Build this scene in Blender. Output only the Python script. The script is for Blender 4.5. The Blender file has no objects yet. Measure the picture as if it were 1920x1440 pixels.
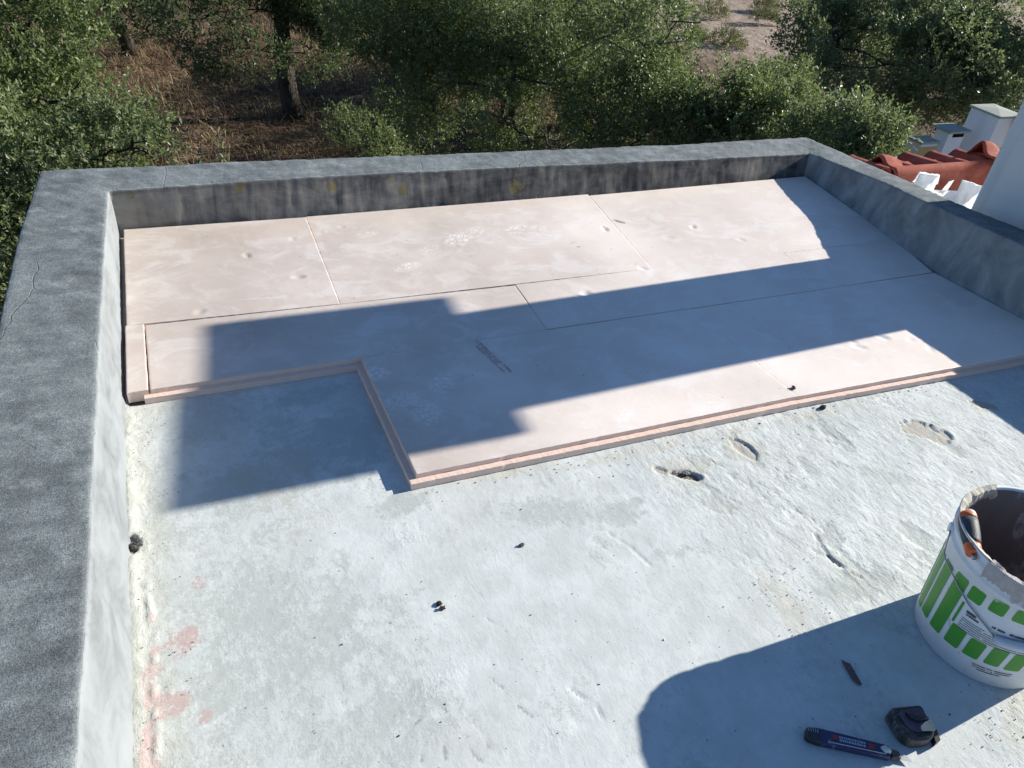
import bpy, math, random
import numpy as np
from mathutils import Vector, Matrix

random.seed(7)
S = bpy.context.scene
COL = S.collection

# ------------------------------------------------------------------ camera, sky, sun, exposure
cam = bpy.data.cameras.new('camera')
camo = bpy.data.objects.new('camera', cam)
COL.objects.link(camo)
RT, UP, FW = Vector((0.9212, -0.3765, 0.0977)), Vector((0.1543, 0.5843, 0.7967)), Vector((0.3571, 0.7189, -0.5964))
m = Matrix((RT, UP, -FW)).transposed().to_4x4()
m.translation = Vector((0.23, -1.394, 1.409))
camo.matrix_world = m
cam.sensor_width = 36.0
cam.lens = 1450.0 / 1920.0 * 36.0
cam.clip_start = 0.05
cam.clip_end = 3000.0
S.camera = camo

SUN_EL = math.radians(24.0)
SUN_AZ = math.radians(88.0)
world = bpy.data.worlds.new('World')
S.world = world
world.use_nodes = True
wn = world.node_tree
sky = wn.nodes.new('ShaderNodeTexSky')
sky.sky_type = 'NISHITA'
sky.sun_disc = False
sky.sun_elevation = SUN_EL
sky.sun_rotation = SUN_AZ
sky.altitude = 100.0
sky.air_density = 1.0
sky.dust_density = 0.3
sky.ozone_density = 6.0
bg = wn.nodes['Background']
bg.inputs['Strength'].default_value = 0.075
wn.links.new(sky.outputs['Color'], bg.inputs['Color'])

sl = bpy.data.lights.new('sun', 'SUN')
sl.energy = 4.9
sl.angle = math.radians(0.53)
sl.color = (1.0, 0.955, 0.86)
so = bpy.data.objects.new('sun', sl)
COL.objects.link(so)
sdir = Vector((math.sin(SUN_AZ) * math.cos(SUN_EL), math.cos(SUN_AZ) * math.cos(SUN_EL), math.sin(SUN_EL)))
so.rotation_euler = (-sdir).to_track_quat('-Z', 'Y').to_euler()
so.location = (6, 0, 6)

S.view_settings.view_transform = 'Standard'
S.view_settings.look = 'None'
S.view_settings.exposure = 0.84
S.view_settings.gamma = 1.0
S.view_settings.use_curve_mapping = False

FZ = -0.035          # roof floor level; the top of the insulation boards is z = 0
GZ = -3.55           # ground level behind the house

# ------------------------------------------------------------------ helpers
def tag(o, label=None, cat=None, group=None, kind=None):
    if label: o['label'] = label
    if cat: o['category'] = cat
    if group: o['group'] = group
    if kind: o['kind'] = kind
    return o

def empty(name, loc=(0, 0, 0)):
    o = bpy.data.objects.new(name, None)
    o.location = loc
    o.empty_display_size = 0.1
    COL.objects.link(o)
    return o

def link(name, me, parent=None):
    o = bpy.data.objects.new(name, me)
    COL.objects.link(o)
    if parent is not None:
        o.parent = parent
        o.matrix_parent_inverse = Matrix.Translation(-Vector(parent.location))
    return o

def mesh_np(name, V, F, mats, parent=None, smooth=True, mi=None, attrs=None):
    """V (n,3), F (m,4) or (m,3) arrays -> one mesh object"""
    V = np.asarray(V, np.float32); F = np.asarray(F, np.int32)
    me = bpy.data.meshes.new(name)
    k = F.shape[1]
    me.vertices.add(len(V)); me.vertices.foreach_set('co', V.ravel())
    me.loops.add(F.size); me.loops.foreach_set('vertex_index', F.ravel())
    me.polygons.add(len(F))
    me.polygons.foreach_set('loop_start', np.arange(0, F.size, k, dtype=np.int32))
    try:
        me.polygons.foreach_set('loop_total', np.full(len(F), k, np.int32))
    except Exception:
        pass
    if not isinstance(mats, (list, tuple)): mats = [mats]
    for mm in mats: me.materials.append(mm)
    if mi is not None: me.polygons.foreach_set('material_index', np.asarray(mi, np.int32))
    me.update(calc_edges=True)
    me.polygons.foreach_set('use_smooth', np.full(len(F), bool(smooth)))
    if attrs:
        for an, av in attrs.items():
            a = me.attributes.new(an, 'FLOAT_COLOR', 'POINT')
            c = np.ones((len(V), 4), np.float32); c[:, :av.shape[1]] = av
            a.data.foreach_set('color', c.ravel())
    me.validate()
    return link(name, me, parent)

class MB:
    """collects polygons, then links them as one mesh object"""
    def __init__(s): s.v = []; s.f = []; s.mi = []
    def add(s, V, F, mi=0):
        n = len(s.v); s.v += [tuple(map(float, p)) for p in V]
        for f in F: s.f.append(tuple(int(i) + n for i in f)); s.mi.append(mi)
    def box(s, a, b, mi=0, rz=0.0, piv=None):
        (x0, y0, z0), (x1, y1, z1) = a, b
        V = [(x0, y0, z0), (x1, y0, z0), (x1, y1, z0), (x0, y1, z0), (x0, y0, z1), (x1, y0, z1), (x1, y1, z1), (x0, y1, z1)]
        if rz:
            cx, cy = piv or ((x0 + x1) / 2, (y0 + y1) / 2); c, q = math.cos(rz), math.sin(rz)
            V = [(cx + (x - cx) * c - (y - cy) * q, cy + (x - cx) * q + (y - cy) * c, z) for x, y, z in V]
        s.add(V, [(0, 3, 2, 1), (4, 5, 6, 7), (0, 1, 5, 4), (1, 2, 6, 5), (2, 3, 7, 6), (3, 0, 4, 7)], mi)
    def tube(s, pts, rad, n=8, mi=0, cap=True):
        pts = [Vector(p) for p in pts]
        if not isinstance(rad, (list, tuple)): rad = [rad] * len(pts)
        V = []; F = []; ref = None
        for i, p in enumerate(pts):
            t = (pts[min(i + 1, len(pts) - 1)] - pts[max(i - 1, 0)]).normalized()
            if ref is None: ref = Vector((0, 0, 1)) if abs(t.z) < .9 else Vector((1, 0, 0))
            a = t.cross(ref).normalized(); b = t.cross(a).normalized(); ref = -a.cross(t) if False else ref
            for k in range(n):
                g = 2 * math.pi * k / n
                V.append(p + (a * math.cos(g) + b * math.sin(g)) * rad[i])
        for i in range(len(pts) - 1):
            for k in range(n):
                F.append((i * n + k, i * n + (k + 1) % n, (i + 1) * n + (k + 1) % n, (i + 1) * n + k))
        if cap:
            F.append(tuple(range(n - 1, -1, -1))); F.append(tuple((len(pts) - 1) * n + k for k in range(n)))
        s.add(V, F, mi)
    def prism(s, outline, z0, z1, mi=0, bev=0.0, mi_top=None):
        """outline counter-clockwise in plan; optional top chamfer"""
        n = len(outline); cx = sum(p[0] for p in outline) / n; cy = sum(p[1] for p in outline) / n
        R = [(1.0, z0)]
        if bev: R += [(1.0, z1 - bev), (None, z1)]
        else: R += [(1.0, z1)]
        V = []
        for kf, z in R:
            for x, y in outline:
                if kf is None:
                    d = math.hypot(x - cx, y - cy); kk = (d - bev) / d
                else: kk = kf
                V.append((cx + (x - cx) * kk, cy + (y - cy) * kk, z))
        F = []
        for r in range(len(R) - 1):
            for k in range(n):
                F.append((r * n + k, r * n + (k + 1) % n, (r + 1) * n + (k + 1) % n, (r + 1) * n + k))
        s.add(V, F, mi)
        s.add(V[-n:], [tuple(range(n))], mi if mi_top is None else mi_top)
        s.add(V[:n], [tuple(range(n - 1, -1, -1))], mi)
    def build(s, name, mats, parent=None, smooth=False, bevel=0.0, angle=40):
        me = bpy.data.meshes.new(name)
        me.from_pydata(s.v, [], s.f)
        if not isinstance(mats, (list, tuple)): mats = [mats]
        for mm in mats: me.materials.append(mm)
        me.polygons.foreach_set('material_index', np.asarray(s.mi, np.int32))
        if smooth: me.polygons.foreach_set('use_smooth', np.ones(len(s.f), bool))
        me.validate(); me.update()
        o = link(name, me, parent)
        if bevel:
            b = o.modifiers.new('bevel', 'BEVEL'); b.width = bevel; b.segments = 2; b.limit_method = 'ANGLE'; b.angle_limit = math.radians(angle)
        return o

def _h(ix, iy, seed):
    n = (ix.astype(np.int64) * 374761393 + iy.astype(np.int64) * 668265263 + seed * 1442695041) & 0xffffffff
    n = ((n ^ (n >> 13)) * 1274126177) & 0xffffffff
    n = (n ^ (n >> 16)) & 0xffffff
    return n.astype(np.float64) / 0xffffff
def vn(x, y, seed=0):
    ix = np.floor(x); iy = np.floor(y); fx = x - ix; fy = y - iy
    fx = fx * fx * fx * (fx * (fx * 6 - 15) + 10); fy = fy * fy * fy * (fy * (fy * 6 - 15) + 10)
    ix = ix.astype(np.int64); iy = iy.astype(np.int64)
    a = _h(ix, iy, seed); b = _h(ix + 1, iy, seed); c = _h(ix, iy + 1, seed); d = _h(ix + 1, iy + 1, seed)
    return ((a + (b - a) * fx) * (1 - fy) + (c + (d - c) * fx) * fy) * 2 - 1
def fbm(x, y, seed=0, o=4, g=.5):
    t = 0; a = 1; n = 0
    for k in range(o):
        t = t + a * vn(x * 2 ** k + 17.3 * k, y * 2 ** k - 9.1 * k, seed + k); n += a; a *= g
    return t / n
def vn3(p, seed=0):
    return (vn(p[:, 0] + p[:, 2] * .71, p[:, 1] - p[:, 2] * .63, seed) + vn(p[:, 1] + 5.2, p[:, 2] + p[:, 0] * .3, seed + 3) + vn(p[:, 2] - 3.1, p[:, 0] + p[:, 1] * .2, seed + 5)) / 1.7
def sst(x, a, b):
    t = np.clip((x - a) / (b - a), 0, 1); return t * t * (3 - 2 * t)
def ell(X, Y, cx, cy, rx, ry, rot=0.0, wob=None):
    """1 inside a soft ellipse, 0 outside (0.5 on the outline)"""
    c, q = math.cos(math.radians(rot)), math.sin(math.radians(rot))
    u = ((X - cx) * c + (Y - cy) * q) / rx; v = (-(X - cx) * q + (Y - cy) * c) / ry
    d = np.sqrt(u * u + v * v)
    if wob is not None: d = d + wob
    return d
def seg(X, Y, a, b):
    ax, ay = a; bx, by = b; L = (bx - ax) ** 2 + (by - ay) ** 2
    t = np.clip(((X - ax) * (bx - ax) + (Y - ay) * (by - ay)) / L, 0, 1)
    return np.hypot(X - ax - t * (bx - ax), Y - ay - t * (by - ay))
def gridfaces(ny, nx):
    i = np.arange(ny - 1)[:, None] * nx + np.arange(nx - 1)[None, :]
    return np.stack([i, i + 1, i + nx + 1, i + nx], -1).reshape(-1, 4)

# ------------------------------------------------------------------ materials
class NT:
    def __init__(s, name):
        s.m = bpy.data.materials.new(name); s.m.use_nodes = True; s.t = s.m.node_tree
        s.b = s.t.nodes['Principled BSDF']; s.out = s.t.nodes['Material Output']
    def n(s, typ, **kw):
        nd = s.t.nodes.new(typ)
        for k, v in kw.items(): setattr(nd, k, v)
        return nd
    def l(s, a, b): s.t.links.new(a, b)
    def val(s, sock, v):
        if hasattr(v, 'node'): s.l(v, sock)
        else: sock.default_value = v
    def coord(s, scale=(1, 1, 1), rot=(0, 0, 0), kind='Object'):
        tc = s.n('ShaderNodeTexCoord'); mp = s.n('ShaderNodeMapping')
        mp.inputs['Scale'].default_value = scale; mp.inputs['Rotation'].default_value = rot
        s.l(tc.outputs[kind], mp.inputs['Vector']); return mp.outputs[0]
    def noise(s, vec, scale, detail=4, rough=.55, dist=0.0):
        nd = s.n('ShaderNodeTexNoise'); s.l(vec, nd.inputs['Vector']); nd.inputs['Scale'].default_value = scale
        nd.inputs['Detail'].default_value = detail; nd.inputs['Roughness'].default_value = rough; nd.inputs['Distortion'].default_value = dist
        return nd.outputs['Fac']
    def vor(s, vec, scale, feat='F1', out='Distance', rnd=1.0):
        nd = s.n('ShaderNodeTexVoronoi'); nd.feature = feat; s.l(vec, nd.inputs['Vector']); nd.inputs['Scale'].default_value = scale
        nd.inputs['Randomness'].default_value = rnd
        return nd.outputs[out]
    def math(s, op, a, b=0.0, c=0.0, clamp=False):
        nd = s.n('ShaderNodeMath', operation=op, use_clamp=clamp); s.val(nd.inputs[0], a); s.val(nd.inputs[1], b); s.val(nd.inputs[2], c)
        return nd.outputs[0]
    def step(s, v, a, b):
        nd = s.n('ShaderNodeMapRange'); nd.interpolation_type = 'SMOOTHSTEP'
        s.val(nd.inputs['Value'], v); nd.inputs['From Min'].default_value = a; nd.inputs['From Max'].default_value = b
        return nd.outputs[0]
    def rng(s, v, a, b, c, d):
        nd = s.n('ShaderNodeMapRange'); s.val(nd.inputs['Value'], v)
        for k, x in zip(('From Min', 'From Max', 'To Min', 'To Max'), (a, b, c, d)): nd.inputs[k].default_value = x
        return nd.outputs[0]
    def mix(s, f, a, b, blend='MIX'):
        nd = s.n('ShaderNodeMix', data_type='RGBA', blend_type=blend); s.val(nd.inputs[0], f)
        for sk, v in ((nd.inputs[6], a), (nd.inputs[7], b)):
            if hasattr(v, 'node'): s.l(v, sk)
            else: sk.default_value = (*v, 1)
        return nd.outputs[2]
    def ramp(s, f, stops):
        nd = s.n('ShaderNodeValToRGB'); s.val(nd.inputs[0], f); e = nd.color_ramp.elements
        while len(e) < len(stops): e.new(.5)
        for k, (p, c) in enumerate(stops): e[k].position = p; e[k].color = (*c, 1)
        return nd.outputs[0]
    def attr(s, name):
        nd = s.n('ShaderNodeAttribute'); nd.attribute_name = name
        sp = s.n('ShaderNodeSeparateColor'); s.l(nd.outputs['Color'], sp.inputs[0])
        return sp.outputs[0], sp.outputs[1], sp.outputs[2]
    def bump(s, h, strength=.5, dist=.01, prev=None):
        nd = s.n('ShaderNodeBump'); nd.inputs['Strength'].default_value = strength; nd.inputs['Distance'].default_value = dist
        if 'Filter Width' in nd.inputs: nd.inputs['Filter Width'].default_value = .8
        s.l(h, nd.inputs['Height'])
        if prev is not None: s.l(prev, nd.inputs['Normal'])
        return nd.outputs[0]
    def done(s, color, rough=.8, normal=None, spec=.3, metal=0.0):
        s.val(s.b.inputs['Roughness'], rough); s.val(s.b.inputs['Metallic'], metal)
        if hasattr(color, 'node'): s.l(color, s.b.inputs['Base Color'])
        else: s.b.inputs['Base Color'].default_value = (*color, 1)
        s.b.inputs['Specular IOR Level'].default_value = spec
        if normal is not None: s.l(normal, s.b.inputs['Normal'])
        return s.m

def simple(name, col, rough=.5, spec=.4, metal=0.0, var=.12, scale=30, bump=0.0):
    t = NT(name); v = t.coord(); n = t.noise(v, scale, 5)
    d = tuple(c * (1 - var) for c in col); e = tuple(min(1, c * (1 + var)) for c in col)
    c = t.mix(n, d, e)
    return t.done(c, rough, t.bump(t.noise(v, scale * 6, 3), bump, .002) if bump else None, spec, metal)

def mat_floor():
    t = NT('roof_paint')
    v = t.coord()
    bare, pink, dirt = t.attr('mask_a'); chip, rough, scr = t.attr('mask_b')
    n1 = t.noise(v, 9, 8, .62); n2 = t.noise(v, 46, 6, .65); n3 = t.noise(v, 160, 4, .6); nb = t.noise(v, 2.6, 4, .5)
    va = t.coord((34, 20, 30), (0, 0, math.radians(28))); fl = t.noise(va, 1.0, 7, .66, .35)
    # thin chalky white coat over grey screed
    base = t.mix(t.step(n1, .32, .70), (.515, .540, .520), (.625, .650, .632))
    base = t.mix(t.math('MULTIPLY', t.step(n2, .50, .66), .35), base, (.48, .505, .485))
    grey = t.mix(n2, (.365, .395, .37), (.485, .515, .485))
    k = t.math('ADD', t.math('MULTIPLY', t.math('SUBTRACT', n1, .5), .9), t.math('MULTIPLY', t.math('SUBTRACT', n2, .5), .9))
    k = t.math('ADD', k, t.math('MULTIPLY', t.math('SUBTRACT', n3, .5), .5))
    bf = t.step(t.math('ADD', bare, k), .26, .74)
    c = t.mix(t.math('MULTIPLY', bf, .92), base, grey)
    df = t.step(t.math('ADD', dirt, k), .25, .95)
    c = t.mix(t.math('MULTIPLY', df, .55), c, (.50, .475, .385))
    pf = t.step(t.math('ADD', pink, t.math('MULTIPLY', k, 1.25)), .38, .85)
    pf = t.math('MULTIPLY', pf, t.step(n3, .30, .52))
    c = t.mix(t.math('MULTIPLY', pf, .8), c, t.mix(n2, (.44, .28, .255), (.56, .42, .39)))
    cf = t.step(t.math('ADD', chip, t.math('MULTIPLY', k, .25)), .36, .50)
    c = t.mix(cf, c, t.mix(n3, (.36, .335, .29), (.52, .49, .43)))
    deep = t.step(t.math('ADD', chip, t.math('MULTIPLY', k, .25)), .80, .98)
    c = t.mix(deep, c, t.mix(n3, (.09, .075, .06), (.22, .19, .15)))
    sf = t.step(t.math('ADD', scr, t.math('MULTIPLY', t.math('SUBTRACT', n3, .5), .8)), .3, .85)
    c = t.mix(t.math('MULTIPLY', sf, .7), c, (.27, .28, .28))
    # small dark specks of grit and pinholes
    sp = t.vor(v, 60); sn = t.noise(v, 13, 3)
    spk = t.math('MULTIPLY', t.step(sp, .11, .06), t.step(sn, .53, .64))
    c = t.mix(t.math('MULTIPLY', spk, .7), c, (.15, .14, .13))
    # shade of lifted paint edges painted as short dark strokes running one way
    d1 = t.noise(t.coord((260, 75, 100), (0, 0, math.radians(24))), 1.0, 4, .6, .8)
    d2 = t.noise(t.coord((120, 38, 100), (0, 0, math.radians(30))), 1.0, 5, .65, 1.2)
    zone = t.math('MULTIPLY', t.step(t.noise(v, 7, 5, .6), .40, .62), t.rng(rough, 0, 1, .25, 1.0))
    da = t.math('MULTIPLY', t.math('MAXIMUM', t.step(d1, .57, .66), t.step(d2, .58, .65)), zone)
    c = t.mix(t.math('MULTIPLY', da, .62), c, (.21, .215, .205))
    lt = t.math('MULTIPLY', t.math('MAXIMUM', t.step(d1, .40, .32), t.step(d2, .38, .30)), zone)
    c = t.mix(t.math('MULTIPLY', lt, .45), c, (.68, .70, .685))
    ws = t.math('MULTIPLY', t.step(t.noise(v, 3.7, 6, .65), .50, .72), .35)
    c = t.mix(ws, c, (.50, .50, .455))
    # scaling paint: stepped layers whose edges catch the low sun
    lay = t.math('FLOOR', t.math('MULTIPLY', fl, 13.0))
    fr = t.math('SUBTRACT', t.math('MULTIPLY', fl, 13.0), lay)
    edge = t.math('MULTIPLY', t.step(fr, .16, .0), t.step(t.noise(v, 26, 5), .49, .60))
    c = t.mix(t.math('MULTIPLY', t.math('MULTIPLY', edge, rough), .75), c, (.24, .245, .235))  # shade along the layer edges put into the colour
    bstr = t.rng(rough, 0, 1, .16, 1.0)
    stair = t.math('ADD', lay, t.step(fr, .0, .40))
    hl = t.math('MULTIPLY', t.math('MULTIPLY', stair, .14), bstr)
    nr = t.bump(hl, .65, .0036)
    n4 = t.noise(t.coord((1, .6, 1), (0, 0, math.radians(28))), 330, 3, .6)
    h = t.math('ADD', t.math('MULTIPLY', n3, .42), t.math('MULTIPLY', n4, .16))
    h = t.math('ADD', h, t.math('MULTIPLY', t.math('SUBTRACT', lt, da), .20))
    nr = t.bump(t.math('MULTIPLY', h, t.rng(rough, 0, 1, .45, .95)), .5, .0022, nr)
    nr = t.bump(t.math('MULTIPLY', bf, -1.0), .45, .0009, nr)
    return t.done(c, .85, nr, .25)

LICHEN = [(1.60, .10, .008), (1.63, .085, .012), (1.645, .05, .006), (1.61, .035, .006), (1.66, .10, .01), (2.42, .095, .014), (2.47, .07, .008), (2.52, .09, .01), (.45, .13, .006), (1.05, .11, .006), (2.0, .06, .006), (.80, .105, .010), (1.10, .072, .011), (1.62, .065, .010), (1.92, .083, .010), (2.32, .080, .012), (.06, .135, .02), (1.50, .105, .014), (1.30, .115, .008), (2.1, .1, .008)]
def mat_wall():
    t = NT('weathered_render')
    lef, back, rig = t.attr('side')
    edge, low, lich = t.attr('wear')
    v = t.coord()
    n0 = t.noise(v, 3.2, 5, .6); n1 = t.noise(v, 14, 7, .62); n2 = t.noise(v, 60, 6, .65); n3 = t.noise(v, 330, 4, .65)
    # coping: grey cement darkened by algae
    st = t.noise(t.coord((4, 26, 24), (0, 0, math.radians(8))), 1.0, 8, .68, .6)
    top = t.ramp(t.math('ADD', t.math('MULTIPLY', n1, .65), t.math('MULTIPLY', st, .35)), [(.30, (.080, .090, .095)), (.5, (.150, .168, .173)), (.64, (.232, .255, .258)), (.8, (.345, .37, .365))])
    top = t.mix(t.step(n0, .44, .66), top, t.mix(.5, top, (.21, .235, .235)))
    g5 = t.noise(v, 170, 3, .6)
    top = t.mix(1.0, top, t.ramp(t.math('ADD', t.math('MULTIPLY', n3, .5), t.math('MULTIPLY', g5, .5)), [(.36, (.66, .66, .66)), (.5, (1.0, 1.0, 1.0)), (.62, (1.3, 1.3, 1.3))]), 'MULTIPLY')
    pits = t.step(n3, .42, .3)
    top = t.mix(t.math('MULTIPLY', pits, .5), top, (.06, .065, .06))
    flk = t.math('MULTIPLY', t.step(t.noise(v, 24, 6, .7, .8), .66, .70), t.step(n0, .42, .55))
    top = t.mix(t.math('MULTIPLY', flk, .5), top, (.46, .48, .47))
    wv = t.n('ShaderNodeVectorMath', operation='ADD'); nz = t.n('ShaderNodeTexNoise'); nz.inputs['Scale'].default_value = 7; nz.inputs['Detail'].default_value = 5
    t.l(v, nz.inputs['Vector']); sc_ = t.n('ShaderNodeVectorMath', operation='SCALE'); sc_.inputs['Scale'].default_value = .16
    t.l(nz.outputs['Color'], sc_.inputs[0]); t.l(t.coord((3.4, 1.25, 1)), wv.inputs[0]); t.l(sc_.outputs[0], wv.inputs[1])
    ck = t.vor(wv.outputs[0], 1.15, 'DISTANCE_TO_EDGE')
    crk = t.math('MULTIPLY', t.step(ck, .006, .002), t.step(n0, .52, .60))
    top = t.mix(t.math('MULTIPLY', crk, .45), top, (.035, .04, .042))
    # left inner face: brushed whitewash with slanting grey smears
    sm = t.noise(t.coord((18, 5.5, 9), (math.radians(35), 0, 0)), 1.0, 7, .66, .5)
    lc = t.ramp(sm, [(.28, (.125, .134, .138)), (.42, (.19, .203, .209)), (.55, (.24, .256, .264)), (.75, (.28, .296, .306))])
    # back inner face: dark with rain streaks
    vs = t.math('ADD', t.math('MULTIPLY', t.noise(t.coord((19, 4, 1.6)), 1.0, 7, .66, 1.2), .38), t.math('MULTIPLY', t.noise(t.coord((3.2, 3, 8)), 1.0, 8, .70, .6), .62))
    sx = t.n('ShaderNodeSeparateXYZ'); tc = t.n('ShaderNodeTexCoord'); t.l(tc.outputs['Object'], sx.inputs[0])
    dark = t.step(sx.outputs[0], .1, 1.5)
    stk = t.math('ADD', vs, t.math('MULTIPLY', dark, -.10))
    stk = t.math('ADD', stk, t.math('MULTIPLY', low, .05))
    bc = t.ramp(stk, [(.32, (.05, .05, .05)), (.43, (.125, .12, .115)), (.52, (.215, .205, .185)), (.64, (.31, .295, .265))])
    ws = t.step(t.noise(t.coord((1, 1, .6)), 34, 5, .6, 1.0), .70, .73)
    bc = t.mix(t.math('MULTIPLY', ws, .7), bc, (.5, .5, .5))
    # right inner face: blotchy grey
    rc = t.ramp(t.noise(t.coord((1, 1, .55)), 9, 7, .62, .5), [(.30, (.13, .14, .14)), (.50, (.24, .25, .25)), (.70, (.36, .37, .37))])
    wob = t.math('MULTIPLY', t.math('SUBTRACT', n2, .5), .5)
    c = t.mix(t.step(t.math('ADD', lef, wob), .42, .58), top, lc)
    c = t.mix(t.step(t.math('ADD', back, wob), .42, .58), c, bc)
    c = t.mix(t.step(t.math('ADD', rig, wob), .42, .58), c, rc)
    # pale worn arris
    c = t.mix(t.math('MULTIPLY', t.step(t.math('ADD', edge, t.math('MULTIPLY', t.math('SUBTRACT', n2, .5), 1.6)), .62, .9), .30), c, (.30, .32, .325))
    # yellow lichen
    vd = t.vor(v, 17); lm = t.math('MULTIPLY', t.step(t.math('ADD', vd, t.math('MULTIPLY', t.math('SUBTRACT', n2, .5), .3)), .24, .14), t.step(t.noise(v, 5.5, 3), .53, .60))
    lm = t.math('MULTIPLY', lm, lich)
    fine = t.math('MULTIPLY', t.math('MULTIPLY', t.step(t.noise(v, 110, 3), .60, .65), t.step(t.noise(v, 4.2, 4), .47, .58)), t.step(lich, .62, .85))
    lm = t.math('MAXIMUM', lm, t.math('MULTIPLY', fine, .8))
    for lx, ly, lr in LICHEN:
        cb = t.n('ShaderNodeCombineXYZ'); cb.inputs[0].default_value = lx; cb.inputs[1].default_value = 1.60; cb.inputs[2].default_value = ly
        d = t.n('ShaderNodeVectorMath', operation='DISTANCE'); t.l(tc.outputs['Object'], d.inputs[0]); t.l(cb.outputs[0], d.inputs[1])
        q = t.math('ADD', d.outputs['Value'], t.math('MULTIPLY', t.math('SUBTRACT', n2, .5), .030))
        lm = t.math('MAXIMUM', lm, t.math('MULTIPLY', t.step(q, lr * .62 + .0165, lr * .62 + .0145), back))
    c = t.mix(t.math('MULTIPLY', lm, .72), c, (.21, .165, .06))
    # black algae just under the coping edge
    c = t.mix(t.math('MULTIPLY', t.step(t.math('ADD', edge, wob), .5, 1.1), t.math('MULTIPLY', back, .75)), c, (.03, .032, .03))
    h = t.math('ADD', t.math('MULTIPLY', n3, .5), t.math('ADD', t.math('MULTIPLY', n2, .8), t.math('MULTIPLY', st, .7)))
    sidef = t.math('MAXIMUM', lef, t.math('MAXIMUM', back, rig))
    nr = t.bump(t.math('MULTIPLY', h, t.rng(sidef, 0, 1, 1.0, .3)), .55, .0045)
    nr = t.bump(t.math('MULTIPLY', crk, t.math('SUBTRACT', sidef, 1.0)), .5, .003, nr)
    return t.done(c, .9, nr, .2)

def mat_board():
    t = NT('pink_foam')
    dust_sheen, dark, foot = t.attr('wear')
    v = t.coord()
    n0 = t.noise(v, 2.2, 4, .55); n1 = t.noise(v, 12, 6, .6, 1.2); n2 = t.noise(v, 60, 5, .6)
    br = t.noise(t.coord((6, 9, 10), (0, 0, math.radians(33))), 1.0, 7, .66, .9)
    c = t.mix(dust_sheen, (.50, .425, .365), (.90, .80, .715))  # low-sun sheen painted in along with the dust
    c = t.mix(t.math('MULTIPLY', t.step(n0, .35, .65), .35), c, (.64, .535, .475))
    sm = t.math('MULTIPLY', t.step(br, .47, .62), t.step(n0, .30, .55))
    c = t.mix(t.math('MULTIPLY', sm, .72), c, t.mix(dust_sheen, (.66, .60, .555), (.87, .81, .755)))
    c = t.mix(t.math('MULTIPLY', t.step(n1, .52, .72), .45), c, t.mix(dust_sheen, (.64, .57, .52), (.87, .80, .745)))
    c = t.mix(t.math('MULTIPLY', t.step(n1, .46, .30), .30), c, t.mix(dust_sheen, (.44, .375, .34), (.76, .69, .63)))
    cr = t.vor(v, 46, 'DISTANCE_TO_EDGE'); ff = t.math('MULTIPLY', foot, t.step(cr, .03, .10))
    ff = t.math('MULTIPLY', t.math('MULTIPLY', ff, t.rng(n2, .35, .65, .2, 1.0)), t.step(n1, .33, .50))
    c = t.mix(t.math('MULTIPLY', ff, .85), c, (.90, .86, .82))
    df = t.math('MULTIPLY', t.step(t.math('ADD', dark, t.math('MULTIPLY', t.math('SUBTRACT', n2, .5), 1.2)), .35, .8), .75)
    c = t.mix(df, c, (.14, .15, .14))
    sp = t.vor(v, 24); spk = t.math('MULTIPLY', t.step(sp, .075, .045), t.step(t.noise(v, 6, 2), .55, .62))
    c = t.mix(t.math('MULTIPLY', spk, .8), c, (.14, .12, .11))
    nr = t.bump(t.noise(t.coord((600, 60, 60)), 1.0, 3), .10, .001)
    nr = t.bump(t.math('ADD', n1, t.math('MULTIPLY', n2, .3)), .16, .004, nr)
    t.b.inputs['Subsurface Weight'].default_value = 0.0
    return t.done(c, .42, nr, .35)

def mat_boardedge():
    t = NT('pink_foam_cut')
    v = t.coord(); n = t.noise(v, 40, 5); n2 = t.noise(v, 300, 2)
    c = t.mix(n, (.70, .53, .44), (.78, .61, .52))
    return t.done(c, .75, t.bump(n2, .5, .002), .2)

def mat_leaf(name, a, b, yel=.0):
    t = NT(name)
    g = t.n('ShaderNodeNewGeometry'); r = g.outputs['Random Per Island']
    c = t.mix(r, a, b)
    if yel: c = t.mix(t.math('MULTIPLY', t.step(r, .93, .99), yel), c, (.20, .17, .035))
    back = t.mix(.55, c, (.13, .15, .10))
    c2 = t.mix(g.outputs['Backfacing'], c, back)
    t.done(c2, .46, None, .45)
    tr = t.n('ShaderNodeBsdfTranslucent'); t.l(t.mix(.55, c, (.20, .27, .085)), tr.inputs['Color'])
    ms = t.n('ShaderNodeMixShader'); ms.inputs[0].default_value = .42
    t.l(t.b.outputs[0], ms.inputs[1]); t.l(tr.outputs[0], ms.inputs[2]); t.l(ms.outputs[0], t.out.inputs['Surface'])
    return t.m

def mat_grass():
    t = NT('dry_straw')
    g = t.n('ShaderNodeNewGeometry'); r = g.outputs['Random Per Island']
    n = t.noise(t.coord(), .8, 5)
    c = t.ramp(r, [(0, (.06, .042, .026)), (.4, (.17, .115, .066)), (.75, (.32, .23, .125)), (1, (.50, .40, .23))])
    c = t.mix(t.step(n, .40, .62), c, t.mix(.6, c, (.06, .033, .02)))
    return t.done(c, .8, None, .15)

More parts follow.
